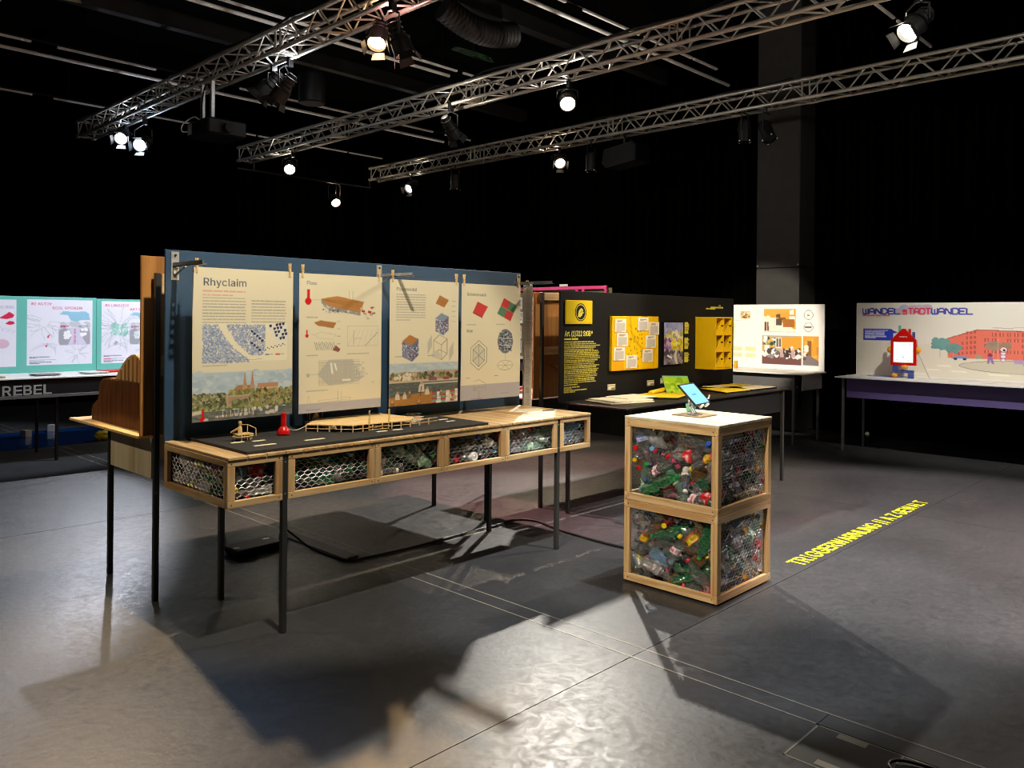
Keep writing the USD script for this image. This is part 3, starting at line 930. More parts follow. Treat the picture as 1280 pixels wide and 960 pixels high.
GREENISH = dict(green=7, mint=2, crushed=1, cola=1, small=1, black=1, bluejug=1)
MIXED = dict(crushed=2, crushed2=2, cola=4, water=2, small=2, mint=2, milk=1, black=1, green=3)
DARK = dict(black=2, green=1, yellow=1, bluejug=1, crushed=2, pink=1, amber=1, cola=1, mid=1)
zz = (TZ0 + .016, TZ1 - .003)
ordn = ['first', 'second', 'third', 'fourth', 'fifth', 'sixth']
fill((1.858, 3.672, zz[0]), (2.12, 4.32, zz[1]), DARK, 26, 1, in_bay('left end bay', 1.83, 2.12))
for k, (mix, n) in enumerate(((GREENISH, 22), (dict(green=5, crushed=1, cola=3, small=2, mint=3, crushed2=1, black=1), 20), (MIXED, 19), (dict(cola=3, mint=2, crushed=2, small=1, amber=1, crushed2=1, water=1), 19), (dict(bluejug=2, black=2, crushed=1, cola=1), 11))):
    a, b = BAYS[k + 1]
    fill((a + .004, 3.672, zz[0]), (b - .004, 3.672 + .30, zz[1]), mix, n, 20 + k, in_bay(f'{ordn[k + 1]} bay', a, b))
UP = dict(crushed=4, crushed2=5, water=4, small=4, cola=6, mid=3, pink=3, amber=2, yellow=3, bluejug=2, green=4, black=3, mint=2)
LOW = dict(crushed=4, crushed2=4, amber=4, water=4, green=6, small=4, milk=2, cola=4, mid=3, bluejug=3, pink=2, yellow=3, black=2, mint=2)
ci = .030
fill((CX0 + ci, CY0 + ci, .53), (CX1 - ci, CY1 - ci, .990), UP, 92, 31, in_crate('upper', .52, 1.0), True)
fill((CX0 + ci, CY0 + ci, .026), (CX1 - ci, CY1 - ci, .497), LOW, 92, 32, in_crate('lower', .02, .5), True)

# ------------------------------------------------------------------ tablet on the stand
TB = np.array([4.37, 2.645, 1.0125])
single('brown_board', rotz(box(TB + [-.10, -.10, 0], TB + [.10, .10, .004], .001), 0, TB), 'shadow_brown', 'small brown square board under the tablet holder on the pale plank top', 'board')  # brown square paints the shadow cast under the tablet
st = Thing('tablet_holder', 'white aluminium tablet holder with curved foot on the bottle stand', 'tablet holder', TB + [0, 0, .005])
b0 = TB + [0, 0, .005]
sx = np.array([.986, .16, 0])
sx /= np.linalg.norm(sx)
sy = np.array([-.16 * .70, .986 * .70, .714])
sy /= np.linalg.norm(sy)
sn = np.cross(sx, sy)
cen = TB + np.array([.045, .03, .125])
st.part('foot', place(lathe([(0, 0), (.045, 0), (.045, .006), (.03, .009), (0, .01)], 28), np.eye(3), b0), 'alu', smooth=40)
st.part('arm', cat_([hose([b0 + sx * .014 * s + [0, 0, .008], b0 + sx * .014 * s + [0, .03, .05], cen - sn * .022 + sx * .014 * s - sx * .03], .008, 8) for s in (-1, 1)]), 'alu', smooth=60)
tabR = np.stack([sx, sy, sn], 1)
st.part('cradle', cat_([place(box((-.06, -.09, -.016), (.06, .06, -.008), .003), tabR, cen), place(box((-.055, -.100, -.016), (-.03, -.088, .014), .002), tabR, cen), place(box((.03, -.100, -.016), (.055, -.088, .014), .002), tabR, cen)]), 'white_plastic')
tab = Thing('tablet', 'black framed tablet with a light blue screen, propped on the bottle stand', 'tablet', cen)
tab.part('tablet_case', place(box((-.125, -.087, -.006), (.125, .087, .002), .003), tabR, cen), 'black_metal')
a = Art(.215, .15, 900, '#74b4ee')
a.rect(0, 0, .215, .15, '#74b4ee', '#d5e8f8')
a.lines(.06, .075, .09, 1, .01, .005, '#39628c', words=False, ragged=0)
g, cols = art_grid(a, cen + sn * .0026 - sx * .1075 + sy * .075, sx, -sy, 70)
tab.part('screen', g, 'screen', colors=cols)
single('charging_cable', hose([cen + sx * .128 + sy * -.05, cen + sx * .15 - sy * .05, cen + sx * .17 - sy * .035 + sn * .01], .004, 8), 'white_plastic', 'white plug and cable stub at the side of the tablet', 'cable', smooth=True)
single('teal_cup', place(lathe([(0, .003), (.028, .002), (.034, .045), (.034, .046), (.031, .045), (.026, .006), (0, .005)], 24), np.eye(3), TB + [.17, .13, .0]), 'teal_cup', 'small teal bowl half hidden behind the tablet', 'bowl', smooth=40)

# ------------------------------------------------------------------ blue board and posters
bb = Thing('blue_board', 'tall dark blue painted board standing along the back of the crate table', 'board', (3.22, 4.37, .92))
BX0, BX1, BY = 1.829, 4.612, 4.362
bb.part('panel', box((BX0, BY, TT - .002), (BX1, BY + .016, 1.955), .002), 'blue_paint')
for bx_ in (1.88, 3.242, 4.585):
    q = bb.part('bracket_plate', box((bx_ - .022, BY - .004, 1.79), (bx_ + .022, BY, 1.945), .002), 'galv')
    bb.part('bracket_screw', cat_([tube((bx_, BY - .008, z), (bx_, BY - .003, z), .007, 8) for z in (1.812, 1.925)]), 'screw', parent=q)
    segs = [box((bx_ - .013, y, 1.862), (bx_ + .013, y + .017, 1.866)) for y in np.arange(4.0, BY - .02, .034)]
    segs += [box((bx_ - .013, 4.0, 1.862), (bx_ - .007, BY, 1.866)), box((bx_ + .007, 4.0, 1.862), (bx_ + .013, BY, 1.866)), box((bx_ - .013, 4.0, 1.862), (bx_ - .010, BY, 1.885))]
    bb.part('slotted_arm', cat_(segs), 'galv')
    bb.part('brace_strut', tube((bx_, BY - .002, 1.815), (bx_, 4.23, 1.862), .006, 6), 'galv')
PY = 4.158
bb.part('wire_line', tube((1.87, PY, 1.868), (4.60, PY, 1.868), .0009, 6), 'screw')


def pin(x, y, z, label, turn=0):
    t = Thing('clothespin', label, 'clothespin', (x, y, z), 'wooden clothespins on the wire')
    for s in (-1, 1):
        t.part('wooden_half', slab([(y + s * .001, z - .028), (y + s * .005, z - .03), (y + s * .007, z + .01), (y + s * .011, z + .046), (y + s * .004, z + .046), (y + s * .001, z)], 0, x - .0055, x + .0055), 'balsa')
    t.part('spring', tube((x - .008, y, z + .006), (x + .008, y, z + .006), .006, 8), 'galv')


def sheet(name, label, art, x0, z1, w, nx=170, bowx=.004, seed=0):
    t = Thing(name, label, 'poster', (x0 + w / 2, PY, z1 - art.h))
    bow = lambda s, q: bowx * np.sin(s / w * 3.1 + seed) * (q / art.h) + .002 * np.sin(q * 9 + seed) * (q / art.h)
    # O is the top left corner seen from the front (-Y side)
    g, c = art_grid(art, (x0, PY - .0006, z1), (1, 0, 0), (0, 0, -1), nx, bow)
    t.part('print', g, 'print', colors=c)
    b = Art(w, art.h, 40, '#efe7cc')
    g2, c2 = art_grid(b, (x0, PY + .0006, z1), (1, 0, 0), (0, 0, -1), 24, bow)
    t.part('sheet', (g2[0], g2[1][:, ::-1]), 'paper')
    return t


CREAM = '#e6dcbc'
INK, GREY, RED = '#4a5570', '#b3ae9e', '#d61c1c'


def buoy(a, x, y, s):
    a.oval(x, y + .035 * s, .016 * s, .016 * s, RED)
    a.rect(x - .006 * s, y - .02 * s, x + .006 * s, y + .03 * s, RED)


PW, PH = .594, .822
# poster one: title, two columns, town map, cathedral over the river
a = Art(PW, PH, 620, CREAM)
a.text(.055, .098, 'Rhyclaim', .040, '#39415c', bold=0, wid=.255)
a.lines(.055, .122, .245, 2, .022, .0075, '#e0ad9c', 1, .08)
a.lines(.055, .160, .25, 10, .0165, .0045, GREY, 2, .04)
a.lines(.335, .172, .215, 9, .0165, .0045, GREY, 3, .04)
a.rect(.055, .300, .555, .505, '#efe6c6')
r = random.Random(4)
for _ in range(2600):
    x, y = .055 + .36 * r.random(), .302 + .205 * r.random()
    riv = .165 + (y - .302) * .35 + (y - .302) ** 2 * 3.0
    if abs(x - riv) < .024 or x - riv > .27 * (1 - ((y - .30) / .21) ** 2) or y > .47 + .0 and x > riv:
        continue
    s = .0035 + .004 * r.random()
    c = r.choice(['#8d9bbb', '#9daac2', '#a9b3c6', '#7e8fb4', '#c6cacb'])
    a.poly([(x, y), (x + s, y + s * .4), (x + s * .6, y + s * 1.4), (x - s * .4, y + s)], c)
for k in range(9):
    x, y = .335 + .016 * (k % 5), .335 + .013 * k
    a.poly([(x, y), (x + .012, y + .004), (x + .008, y + .014), (x - .004, y + .01)], '#2c3552')
a.poly([(.44, .302), (.555, .302), (.555, .40), (.495, .402), (.445, .33)], '#e9e4d8')
for i in range(6):
    for j in range(5):
        x, y = .445 + .02 * i + .006 * j, .306 + .019 * j - .003 * i
        if x < .548 and (i + j) % 4 != 1 and x > .44 + .5 * (y - .30):
            a.poly([(x, y), (x + .014, y - .002), (x + .012, y + .013), (x + .001, y + .014)], '#26324e')
for k in range(12):
    x = .41 + .012 * k
    a.oval(x, .44 - .0026 * k + .008 * (k % 2), .003, .003, '#5c6a8a')
a.rect(.42, .470, .445, .475, '#5c6a8a'); a.rect(.485, .470, .51, .475, RED)
a.lines(.45, .470, .03, 1, .01, .004, GREY, 5); a.lines(.515, .470, .035, 1, .01, .004, GREY, 6)
a.line([(.055, .505), (.40, .498)], '#8a90a0', .002)
a.lines(.055, .523, .30, 1, .01, .004, GREY, 7, 0)
a.rect(0, .562, PW, PH, '#b9c8cf')
a.blobs(0, .565, PW, .66, 90, .012, .03, ['#b4c6ce', '#c2cfd2', '#aebfc8', '#cad3d2'], 8, .5)
a.poly([(.13, .69), (.27, .672), (.33, .665), (.40, .68), (PW, .665), (PW, .74), (0, .74), (0, .71)], '#b9a283')
a.rect(.245, .645, .345, .70, '#c0966e'); a.poly([(.235, .655), (.26, .635), (.34, .638), (.345, .66)], '#b07c58')
for x in (.298, .342):
    a.poly([(x - .012, .655), (x, .563), (x + .012, .655)], '#bb8c66'); a.rect(x - .012, .64, x + .012, .70, '#c39a72')
a.rect(.375, .632, .50, .675, '#c08d66'); a.rect(.375, .655, .50, .70, '#d4bd98')
a.blobs(.215, .668, .345, .688, 90, .005, .014, ['#8d8748', '#75753f', '#a39a58', '#b3a868'], 9)
a.rect(.19, .69, .40, .76, '#bda486')
a.lines(.20, .70, .19, 5, .011, .004, '#9d856a', 10)
a.blobs(.0, .69, .17, .745, 70, .012, .022, ['#6d7048', '#7f8056', '#5d6140'], 11)
a.blobs(-.01, .675, .18, .75, 320, .003, .009, ['#8b8a60', '#a3a274', '#555a3c', '#767850', '#b0ac82', '#484d34'], 61)
a.blobs(.345, .69, .585, .75, 80, .014, .026, ['#73764c', '#5f643f', '#83835a'], 12)
a.blobs(.335, .665, .59, .755, 520, .003, .010, ['#8d8c60', '#a09c6c', '#50553a', '#6e7048', '#b0a86c', '#a98f4a'], 62)
a.blobs(.23, .72, .31, .752, 60, .005, .014, ['#63673f', '#7a7d52', '#8f8e66'], 13)
a.blobs(.0, .752, .42, .765, 70, .006, .012, ['#8f9654', '#6d7840', '#a9a868'], 14, .6)
a.rect(0, .768, PW, PH, '#6d6f68')
a.blobs(0, .772, PW, PH, 160, .004, .02, ['#62645e', '#7a7c74', '#585a55', '#84847a'], 15, .18)
a.poly([(0, .765), (.05, .758), (.06, .775), (0, .785)], '#d7cdb8')
buoy(a, .058, .775, .95)
a.poly([(.13, .792), (.36, .785), (.37, .797), (.14, .806)], '#a58a64')
for k in range(40):
    a.rect(.13 + .006 * k, .795 - .0003 * k, .133 + .006 * k, .803, r.choice(['#d9d3c4', '#8b8478', '#efe8da', '#5e5a52']))
for k in range(9):
    a.rect(.17 + .022 * k, .762 + .004 * (k % 3), .1715 + .022 * k, .795, '#e4dfd0')
a.blobs(.30, .765, .50, .80, 14, .005, .012, ['#e3ddcf', '#cfc8b8', '#c98d72'], 16)
a.poly([(.43, .80), (.455, .783), (.49, .797), (.48, .806)], '#d8cbb4'); a.poly([(.06, .815), (.075, .80), (.09, .808), (.085, .816)], '#cfc6b4')
sheet('poster', 'cream poster with large dark title, town map and riverside cathedral, leftmost on the wire', a, 1.886, 1.857, PW, 200, seed=1)

# poster two: the raft drawings
a = Art(PW, PH, 520, CREAM)
a.text(.05, .066, 'Floss', .020, INK)
buoy(a, .062, .12, 1.25)
a.line([(.08, .157), (.15, .157)], GREY)
deck = [(.15, .148), (.26, .130), (.455, .160), (.43, .222), (.20, .186)]
side = [(.15, .148), (.20, .186), (.43, .222), (.43, .245), (.20, .212), (.15, .172)]
a.poly(side, '#9a958c'); a.blobs(.16, .18, .42, .23, 60, .004, .007, ['#cfccc4', '#6f6a62', '#b7b2a8'], 20)
a.poly(side[:3] + [(.43, .228), (.2, .192), (.15, .155)], '#a08a6a')
a.poly(deck, '#bd8348')
for k in range(5):
    t = k / 5
    a.line([(.155 + .03 * t, .15 + .012 * t), (.45 - .02 * t, .164 + .05 * t)], '#9c6a38', .002)
for k in range(7):
    x, y = .43 + .012 * k, .195 + .011 * (k % 5) + .004 * k
    a.poly([(x, y), (x + .022, y + .004), (x + .018, y + .016), (x - .004, y + .012)], ['#c9bca4', '#c0392f', '#a9a294', '#d8d0c0'][k % 4])
a.poly([(.50, .196), (.52, .188), (.535, .195), (.515, .203)], '#c0564a'); a.poly([(.515, .228), (.535, .222), (.545, .23), (.525, .238)], '#6e7d5a')
for x in (.345, .372):
    a.line([(x, .095), (x, .15)], GREY, .003)
a.lines(.05, .257, .20, 1, .01, .004, GREY, 21)
a.poly([(.10, .29), (.145, .276), (.255, .29), (.235, .322), (.13, .308)], '#b07a44')
buoy(a, .055, .345, .6)
a.line([(.08, .358), (.10, .36), (.15, .345), (.255, .36), (.23, .392), (.13, .38), (.10, .36)], '#b9b3a0')
for k in range(11):
    a.line([(.105 + .013 * k, .405 + .006 * (k % 2)), (.12 + .013 * k, .45)], '#8d8a80', .003)
a.poly([(.23, .452), (.255, .425), (.285, .45), (.27, .466)], '#8e5b4a')
for k in range(4):
    a.rect(.262, .28 + .045 * k, .285, .2825 + .045 * k, '#b9b3a0')
a.rect(.335, .308, .565, .432, CREAM, '#b5b09c')
for k in range(6):
    a.line([(.335 + .04 * k, .432), (.40 + .03 * k, .33)], '#c4beaa')
a.line([(.47, .43), (.565, .345)], '#a7a190', .004); a.line([(.38, .335), (.38, .42)], '#a7a190', .004); a.line([(.38, .385), (.44, .388)], '#a7a190', .004)
a.lines(.05, .482, .10, 1, .01, .004, GREY, 22); a.lines(.335, .478, .21, 1, .01, .004, GREY, 23)
a.poly([(.125, .595), (.205, .512), (.375, .512), (.39, .545), (.41, .57), (.43, .60), (.45, .63), (.38, .655), (.205, .665)], '#c3bfae')
for k in range(17):
    a.line([(.14 + .014 * k, .52), (.14 + .014 * k, .66)], '#aaa798', .0015); a.line([(.13, .516 + .009 * k), (.43, .516 + .009 * k)], '#b5b2a2', .0015)
for k in range(14):
    x, y = .385 + .02 * (k % 4), .545 + .022 * (k // 3)
    a.rect(x, y, x + .016, y + .012, '#d9d5c4', '#a09c8c')
a.poly([(.215, .53), (.225, .53), (.235, .60), (.222, .59)], '#efead8'); a.poly([(.24, .53), (.25, .535), (.265, .58), (.255, .575)], '#efead8'); a.rect(.30, .632, .36, .642, '#e9e4d2')
a.oval(.062, .598, .011, .011, '#bdb8a6'); a.line([(.075, .595), (.125, .595)], '#b5b09c')
for x, y in ((.44, .53), (.47, .60), (.52, .655)):
    a.line([(x, y), (x + .012, y + .012), (x + .016, y)], '#8e8a7c')
a.lines(.05, .690, .22, 1, .01, .004, GREY, 24)
a.rect(0, .765, PW, PH, '#b4b1b4')
a.line([(.065, .72), (.06, .765), (.08, .765), (.07, .72)], '#b5b09c'); a.line([(.13, .752), (.36, .742), (.36, .755), (.13, .765)], '#b0ab98')
for x in (.27, .295):
    a.line([(x, .70), (x, .76)], '#b0ab98')
a.lines(.05, .80, .20, 1, .01, .004, '#8c898e', 25)
sheet('poster', 'cream poster with brown raft drawing and grey plans, second from the left', a, 2.520, 1.853, PW, 170, seed=2)

# poster three: the module
a = Art(PW, PH, 520, CREAM)
a.text(.055, .072, 'Flossmodul', .020, '#5a5a5e', wid=.17)
a.lines(.055, .095, .245, 11, .0165, .004, GREY, 30, .03)
a.poly([(.385, .15), (.42, .095), (.50, .125), (.46, .175)], '#b5793f'); a.line([(.40, .125), (.48, .15)], '#8a5a2e')
r = random.Random(31)


def cube(x, y, s, top):
    a.poly([(x, y + .3 * s), (x + .45 * s, y), (x + s, y + .2 * s), (x + .6 * s, y + .5 * s)], top)
    a.poly([(x, y + .3 * s), (x + .6 * s, y + .5 * s), (x + .6 * s, y + 1.3 * s), (x, y + 1.05 * s)], '#7f8aa0')
    a.poly([(x + .6 * s, y + .5 * s), (x + s, y + .2 * s), (x + s, y + 1.0 * s), (x + .6 * s, y + 1.3 * s)], '#66728c')
    for _ in range(110):
        u, v = r.random(), r.random()
        px = x + u * s
        py = y + (.32 + .33 * u) * s + v * .7 * s if u < .6 else y + (.62 - .5 * (u - .6) * 1.6) * s + v * .7 * s
        a.oval(px, py, .004, .003, r.choice(['#aeb9c8', '#54617c', '#c98a7a', '#d3d8de', '#3f4a63', '#8b6a5c']))


cube(.385, .215, .115, '#8a96aa')
cube(.105, .36, .135, '#b5793f')
x, y, s = .37, .36, .12
for p_, q_ in (((x, y + .04), (x + .05, y)), ((x + .05, y), (x + s, y + .03)), ((x, y + .04), (x + .07, y + .07)), ((x + .07, y + .07), (x + s, y + .03)), ((x, y + .04), (x, y + .14)), ((x + .07, y + .07), (x + .07, y + .17)), ((x + s, y + .03), (x + s, y + .13)), ((x, y + .14), (x + .07, y + .17)), ((x + .07, y + .17), (x + s, y + .13)), ((x, y + .14), (x + .05, y + .10)), ((x + .05, y + .10), (x + s, y + .13))):
    a.line([p_, q_], '#aba48c', .005)
for dx, dy in ((-.05, .0), (.14, .05)):
    a.poly([(x + dx, y + dy + .05), (x + dx + .035, y + dy), (x + dx + .035, y + dy + .08), (x + dx, y + dy + .13)], '#c4bfaa')
a.poly([(.35, .49), (.39, .465), (.43, .49), (.43, .53), (.36, .51)], '#cfcab6')
for k in range(5):
    a.rect(.53, .13 + .035 * k, .565, .133 + .035 * k, '#bdb7a2')
a.lines(.05, .498, .16, 1, .01, .004, GREY, 32); a.lines(.32, .498, .10, 1, .01, .004, GREY, 33)
a.rect(0, .545, PW, PH, '#b9c4c6')
a.blobs(0, .55, PW, .60, 60, .01, .03, ['#b1bfc3', '#c6cdca', '#bcc8ca'], 34, .4)
a.poly([(0, .615), (.1, .60), (.25, .605), (.4, .595), (PW, .60), (PW, .67), (0, .67)], '#b3a184')
a.blobs(.0, .615, PW, .65, 90, .008, .016, ['#6c6846', '#8b8460', '#55523a', '#a0916c'], 35)
a.blobs(.05, .615, .22, .655, 40, .006, .014, ['#d8c9a8', '#c2a884', '#e2d7bd'], 36)
a.rect(0, .658, PW, .672, '#c9b694')
a.rect(.33, .645, .40, .665, '#8a5a68'); a.rect(.46, .645, .51, .663, '#9a4a3e')
a.rect(0, .672, PW, .80, '#5f635c')
a.blobs(0, .675, PW, .79, 140, .005, .02, ['#565a54', '#6b6f68', '#4e524c', '#73766e'], 37, .16)
a.rect(.28, .680, PW, .688, '#b9b5a8')
a.poly([(0, .765), (.36, .738), (.36, PH), (0, PH)], '#b9813f')
for k in range(6):
    a.line([(0, .772 + .011 * k), (.36, .745 + .013 * k)], '#94622c', .003)
for i in range(6):
    for j in range(5):
        c = ['#c0473c', '#e3ddd0', '#7d9a74', '#d2cabb'][(i + 2 * j) % 4]
        a.rect(.365 + .04 * i, .748 + .016 * j - .003 * i, .398 + .04 * i, .761 + .016 * j - .003 * i, c)
for x, y, s in ((.07, .735, 1.2), (.13, .74, 1), (.17, .735, 1), (.27, .68, 1.6), (.32, .715, 1.2), (.44, .74, .9), (.52, .76, 1), (.03, .79, 1.3), (.25, .80, 1.3), (.56, .77, 1)):
    a.oval(x, y, .007 * s, .008 * s, '#c99a72'); a.poly([(x - .012 * s, y + .008), (x + .012 * s, y + .008), (x + .016 * s, y + .035 * s), (x - .016 * s, y + .035 * s)], r.choice(['#b99470', '#d6c8b0', '#8a6a52']))
a.line([(.27, .70), (.262, .765)], '#4b4236', .006)
sheet('poster', 'cream poster with bottle cube diagrams above a riverside bathing deck picture, third on the wire', a, 3.177, 1.845, PW, 170, seed=3)

# poster four
a = Art(PW, PH, 520, CREAM)
a.text(.05, .085, 'Schwimmsack', .022, '#5a5a5e', wid=.19)
a.poly([(.11, .20), (.155, .125), (.255, .16), (.20, .235)], '#d0403c'); a.poly([(.11, .20), (.20, .235), (.20, .242), (.11, .207)], '#8a2522')
X0, Y0, A, B = np.array([.42, .095]), None, np.array([.068, .027]), np.array([-.035, .058])
for i in range(2):
    for j in range(2):
        q = X0 + i * A + j * B
        a.poly([tuple(q), tuple(q + A * .97), tuple(q + A * .97 + B * .97), tuple(q + B * .97)], '#d0403c' if i == j else '#5f8a68')
a.lines(.05, .288, .175, 1, .01, .004, GREY, 40); a.lines(.34, .284, .17, 1, .01, .004, GREY, 41)
a.text(.05, .342, 'Boje', .020, '#5a5a5e')
hx = lambda cx, cy, rx, ry: [(cx + rx * math.sin(k * math.pi / 3), cy - ry * math.cos(k * math.pi / 3)) for k in range(6)]
o = hx(.17, .505, .088, .105)
a.line(o + [o[0]], '#7f7d74', .003)
o2 = hx(.17, .505, .065, .08)
a.poly(o2, '#d4ceb4')
for k in range(6):
    a.line([(.17, .505), o2[k]], '#7f7d74', .003)
a.line(o2 + [o2[0]], '#7f7d74', .003)
a.oval(.435, .41, .078, .088, '#767a80')
a.blobs(.375, .34, .495, .48, 160, .004, .009, ['#4a4f58', '#9ba0a6', '#c6c8c8', '#5e646e', '#33373f'], 42, .6)
for y in (.385, .435):
    a.line([(.355, y), (.515, y + .008)], '#d6d2c0', .006)
a.line([(.435, .50), (.435, .57)], GREY, .003)
a.oval(.435, .585, .078, .036, CREAM, '#6f6c64', .003)
for k in range(6):
    a.line([(.435, .585), (.435 + .078 * math.cos(k * 1.05), .585 + .036 * math.sin(k * 1.05))], '#6f6c64', .0025)
a.lines(.05, .66, .12, 1, .01, .004, GREY, 43); a.lines(.325, .655, .08, 1, .01, .004, GREY, 44)
a.rect(0, .715, PW, PH, '#b5b0b1')
a.line([(.13, .72), (.13, .755), (.245, .76), (.245, .71), (.175, .68), (.13, .69)], '#9d9a92', .003)
a.lines(.12, .73, .13, 2, .014, .008, '#a9a59a', 45)
a.line([(.175, .76), (.175, .815)], '#98959a', .003)
a.lines(.10, .813, .15, 1, .01, .004, '#98959a', 46); a.lines(.40, .785, .15, 1, .01, .004, '#98959a', 47)
sheet('poster', 'cream poster with red and green squares and a round float drawing, rightmost on the wire', a, 3.800, 1.841, PW, 170, seed=4)
for nme, x0, z1 in (('first', 1.886, 1.857), ('second', 2.520, 1.853), ('third', 3.177, 1.845), ('fourth', 3.800, 1.841)):
    for s, dx in (('left', .022), ('right', PW - .022)):
        pin(x0 + dx, PY, 1.858, f'small wooden clothespin at the upper {s} corner of the {nme} poster')
# a narrow strip hangs from the last bracket
pin(4.622, 4.30, 1.85, 'small wooden clothespin holding the narrow paper strip at the board\'s right end')
a = Art(.10, 1.02, 300, '#e9dfcf')
a.lines(.03, .04, .05, 70, .0135, .004, '#b7a79a', 50)
g, c = art_grid(a, (4.622, 4.342, 1.862), (0, -1, 0), (0, 0, -1), 16)
q = Thing('paper_strip', 'narrow pale paper strip hanging edge-on at the right end of the blue board', 'paper strip', (4.622, 4.30, .84))
q.part('print', (g[0] + [-.0006, .0, 0], g[1]), 'print', colors=c)
q.part('sheet', box((4.6215, 4.242, .842), (4.6225, 4.342, 1.862)), 'paper')

# ------------------------------------------------------------------ models on the crate table
single('black_mat', box((1.935, 3.66, TT), (3.585, 4.33, TT + .015), .001), 'mat_black', 'dark grey display mat lying on the planks under the models', 'mat')
MZ = TT + .0152
bu = Thing('model_buoy', 'glossy red model buoy with a straight neck and round foot on the dark mat', 'model buoy', (2.36, 4.045, MZ))
bu.part('float', place(lathe([(0, 0), (.028, 0), (.036, .006), (.036, .020), (.028, .036), (.0165, .047), (.0155, .05), (0, .05)], 32), np.eye(3), (2.36, 4.045, MZ)), 'red_gloss', smooth=40)
bu.part('neck', place(lathe([(0, .05), (.0155, .05), (.0155, .122), (.013, .124), (0, .124)], 28), np.eye(3), (2.36, 4.045, MZ)), 'red_gloss', smooth=40)
single('string', hose([(2.385, 4.04, MZ + .035), (2.43, 4.06, MZ + .018), (2.475, 4.075, MZ + .018), (2.525, 4.08, MZ + .033)], .0016, 6), 'paper', 'thin pale string from the red buoy to the raft model', 'string', smooth=True)
r = Thing('model_raft', 'balsa model raft with a pointed deck on short stilts, on the dark mat', 'model raft', (2.85, 4.06, MZ))
dk = [(2.525, 4.082), (2.70, 3.868), (3.09, 3.832), (3.20, 3.93), (3.17, 4.262), (2.72, 4.272)]
dz = MZ + .036
r.part('deck', slab(dk, 2, dz, dz + .005), 'balsa')
lw = []
for (p_, q_), n in (((dk[0], dk[1]), 4), ((dk[1], dk[2]), 6), ((dk[2], (3.33, 3.86)), 3)):
    for k in range(n):
        u = np.array(p_) + (np.array(q_) - p_) * k / n
        r.part('stilt', box((u[0] - .003, u[1] - .003, MZ), (u[0] + .003, u[1] + .003, dz)), 'balsa')
    r.part('lower_rail', tube((*p_, MZ + .016), (*q_, MZ + .016), .0022, 4), 'balsa')
r.part('lower_rail', tube((3.09, 3.832, dz), (3.33, 3.86, dz), .0022, 4), 'balsa')
for k in range(5):
    for j in range(2):
        u = np.array(dk[0]) * (1 - k / 4) + np.array(dk[1]) * k / 4 + np.array([.10 + .12 * j, .07])
        r.part('inner_stilt', box((u[0] - .003, u[1] - .003, MZ), (u[0] + .003, u[1] + .003, dz)), 'balsa')
for k in range(4):
    r.part('joist', box((2.62 + .14 * k, 3.93, MZ + .02), (2.63 + .14 * k, 4.25, dz)), 'balsa')
for hx_, hy in ((2.80, 3.852), (2.935, 3.842)):
    r.part('ladder', cat_([tube((hx_, hy, MZ + .002), (hx_, hy, MZ + .115), .0022, 6), tube((hx_ + .022, hy + .02, MZ + .01), (hx_ + .022, hy + .02, MZ + .115), .0022, 6), tube((hx_, hy, MZ + .115), (hx_ + .022, hy + .02, MZ + .115), .0022, 6)]), 'balsa')
r.part('ladder_rung', cat_([tube((2.80, 3.852, MZ + z), (2.935, 3.842, MZ + z), .002, 5) for z in (.006, .024)]), 'balsa')
for k, (px_, py_) in enumerate(((2.66, 4.285), (2.685, 4.30), (2.735, 4.30), (2.765, 4.285))):
    r.part('mooring_pole', tube((px_, py_, MZ), (px_, py_, MZ + .125), .002, 6), 'balsa')
fg = Thing('model_figures', 'tiny balsa model of a leaning lifeguard seat behind the raft deck', 'model', (2.72, 4.295, MZ))
fg.part('seat_board', slab([(2.685, MZ), (2.70, MZ), (2.735, MZ + .055), (2.735, MZ + .085), (2.725, MZ + .085), (2.70, MZ + .04)], 1, 4.29, 4.297), 'balsa')
fg.part('seat_post', slab([(2.735, MZ), (2.755, MZ), (2.75, MZ + .05), (2.735, MZ + .08)], 1, 4.298, 4.305), 'balsa')
cc = ['tile_pink', 'tile_green', 'tile_cream']
k = 0
for i in range(8):
    for j in range(4):
        x_, y_ = 3.205 + .043 * i + .01 * (j % 2), 3.955 + .062 * j + .026 * i
        if y_ < 4.315 and x_ < 3.56 and x_ - 3.2 < .1 + .09 * (j + i % 2):
            cm_ = cc[(i + 2 * j) % 3]
            single('float_tile', rotz(box((x_, y_, MZ), (x_ + .036, y_ + .05, MZ + .004 + .004 * ((i + j) % 2)), .001), 8, [x_, y_, 0]), cm_,
                   f'small {cm_[5:]} float tile behind the raft model, {["nearest", "second", "third", "rearmost"][j]} row', 'tile', f'{cm_[5:]} float tiles')
dkx, dky = 2.105, 4.02
d_ = Thing('model_pontoon', 'small balsa model pontoon with a ramp, a round float ring and a standing figure', 'model', (dkx, dky, MZ))
d_.part('float_ring', cat_([tube((dkx + .055 * math.cos(q), dky + .04 * math.sin(q), MZ + .022), (dkx + .055 * math.cos(q + .35), dky + .04 * math.sin(q + .35), MZ + .022), .003, 6) for q in np.arange(0, 6.28, .35)]), 'balsa')
for q in np.arange(0, 6.28, 1.05):
    d_.part('stilt', box((dkx + .05 * math.cos(q) - .002, dky + .036 * math.sin(q) - .002, MZ), (dkx + .05 * math.cos(q) + .002, dky + .036 * math.sin(q) + .002, MZ + .03)), 'balsa')
d_.part('platform', slab([(dkx - .045, dky - .03), (dkx + .045, dky - .03), (dkx + .045, dky + .03), (dkx - .045, dky + .03)], 2, MZ + .03, MZ + .036), 'balsa')
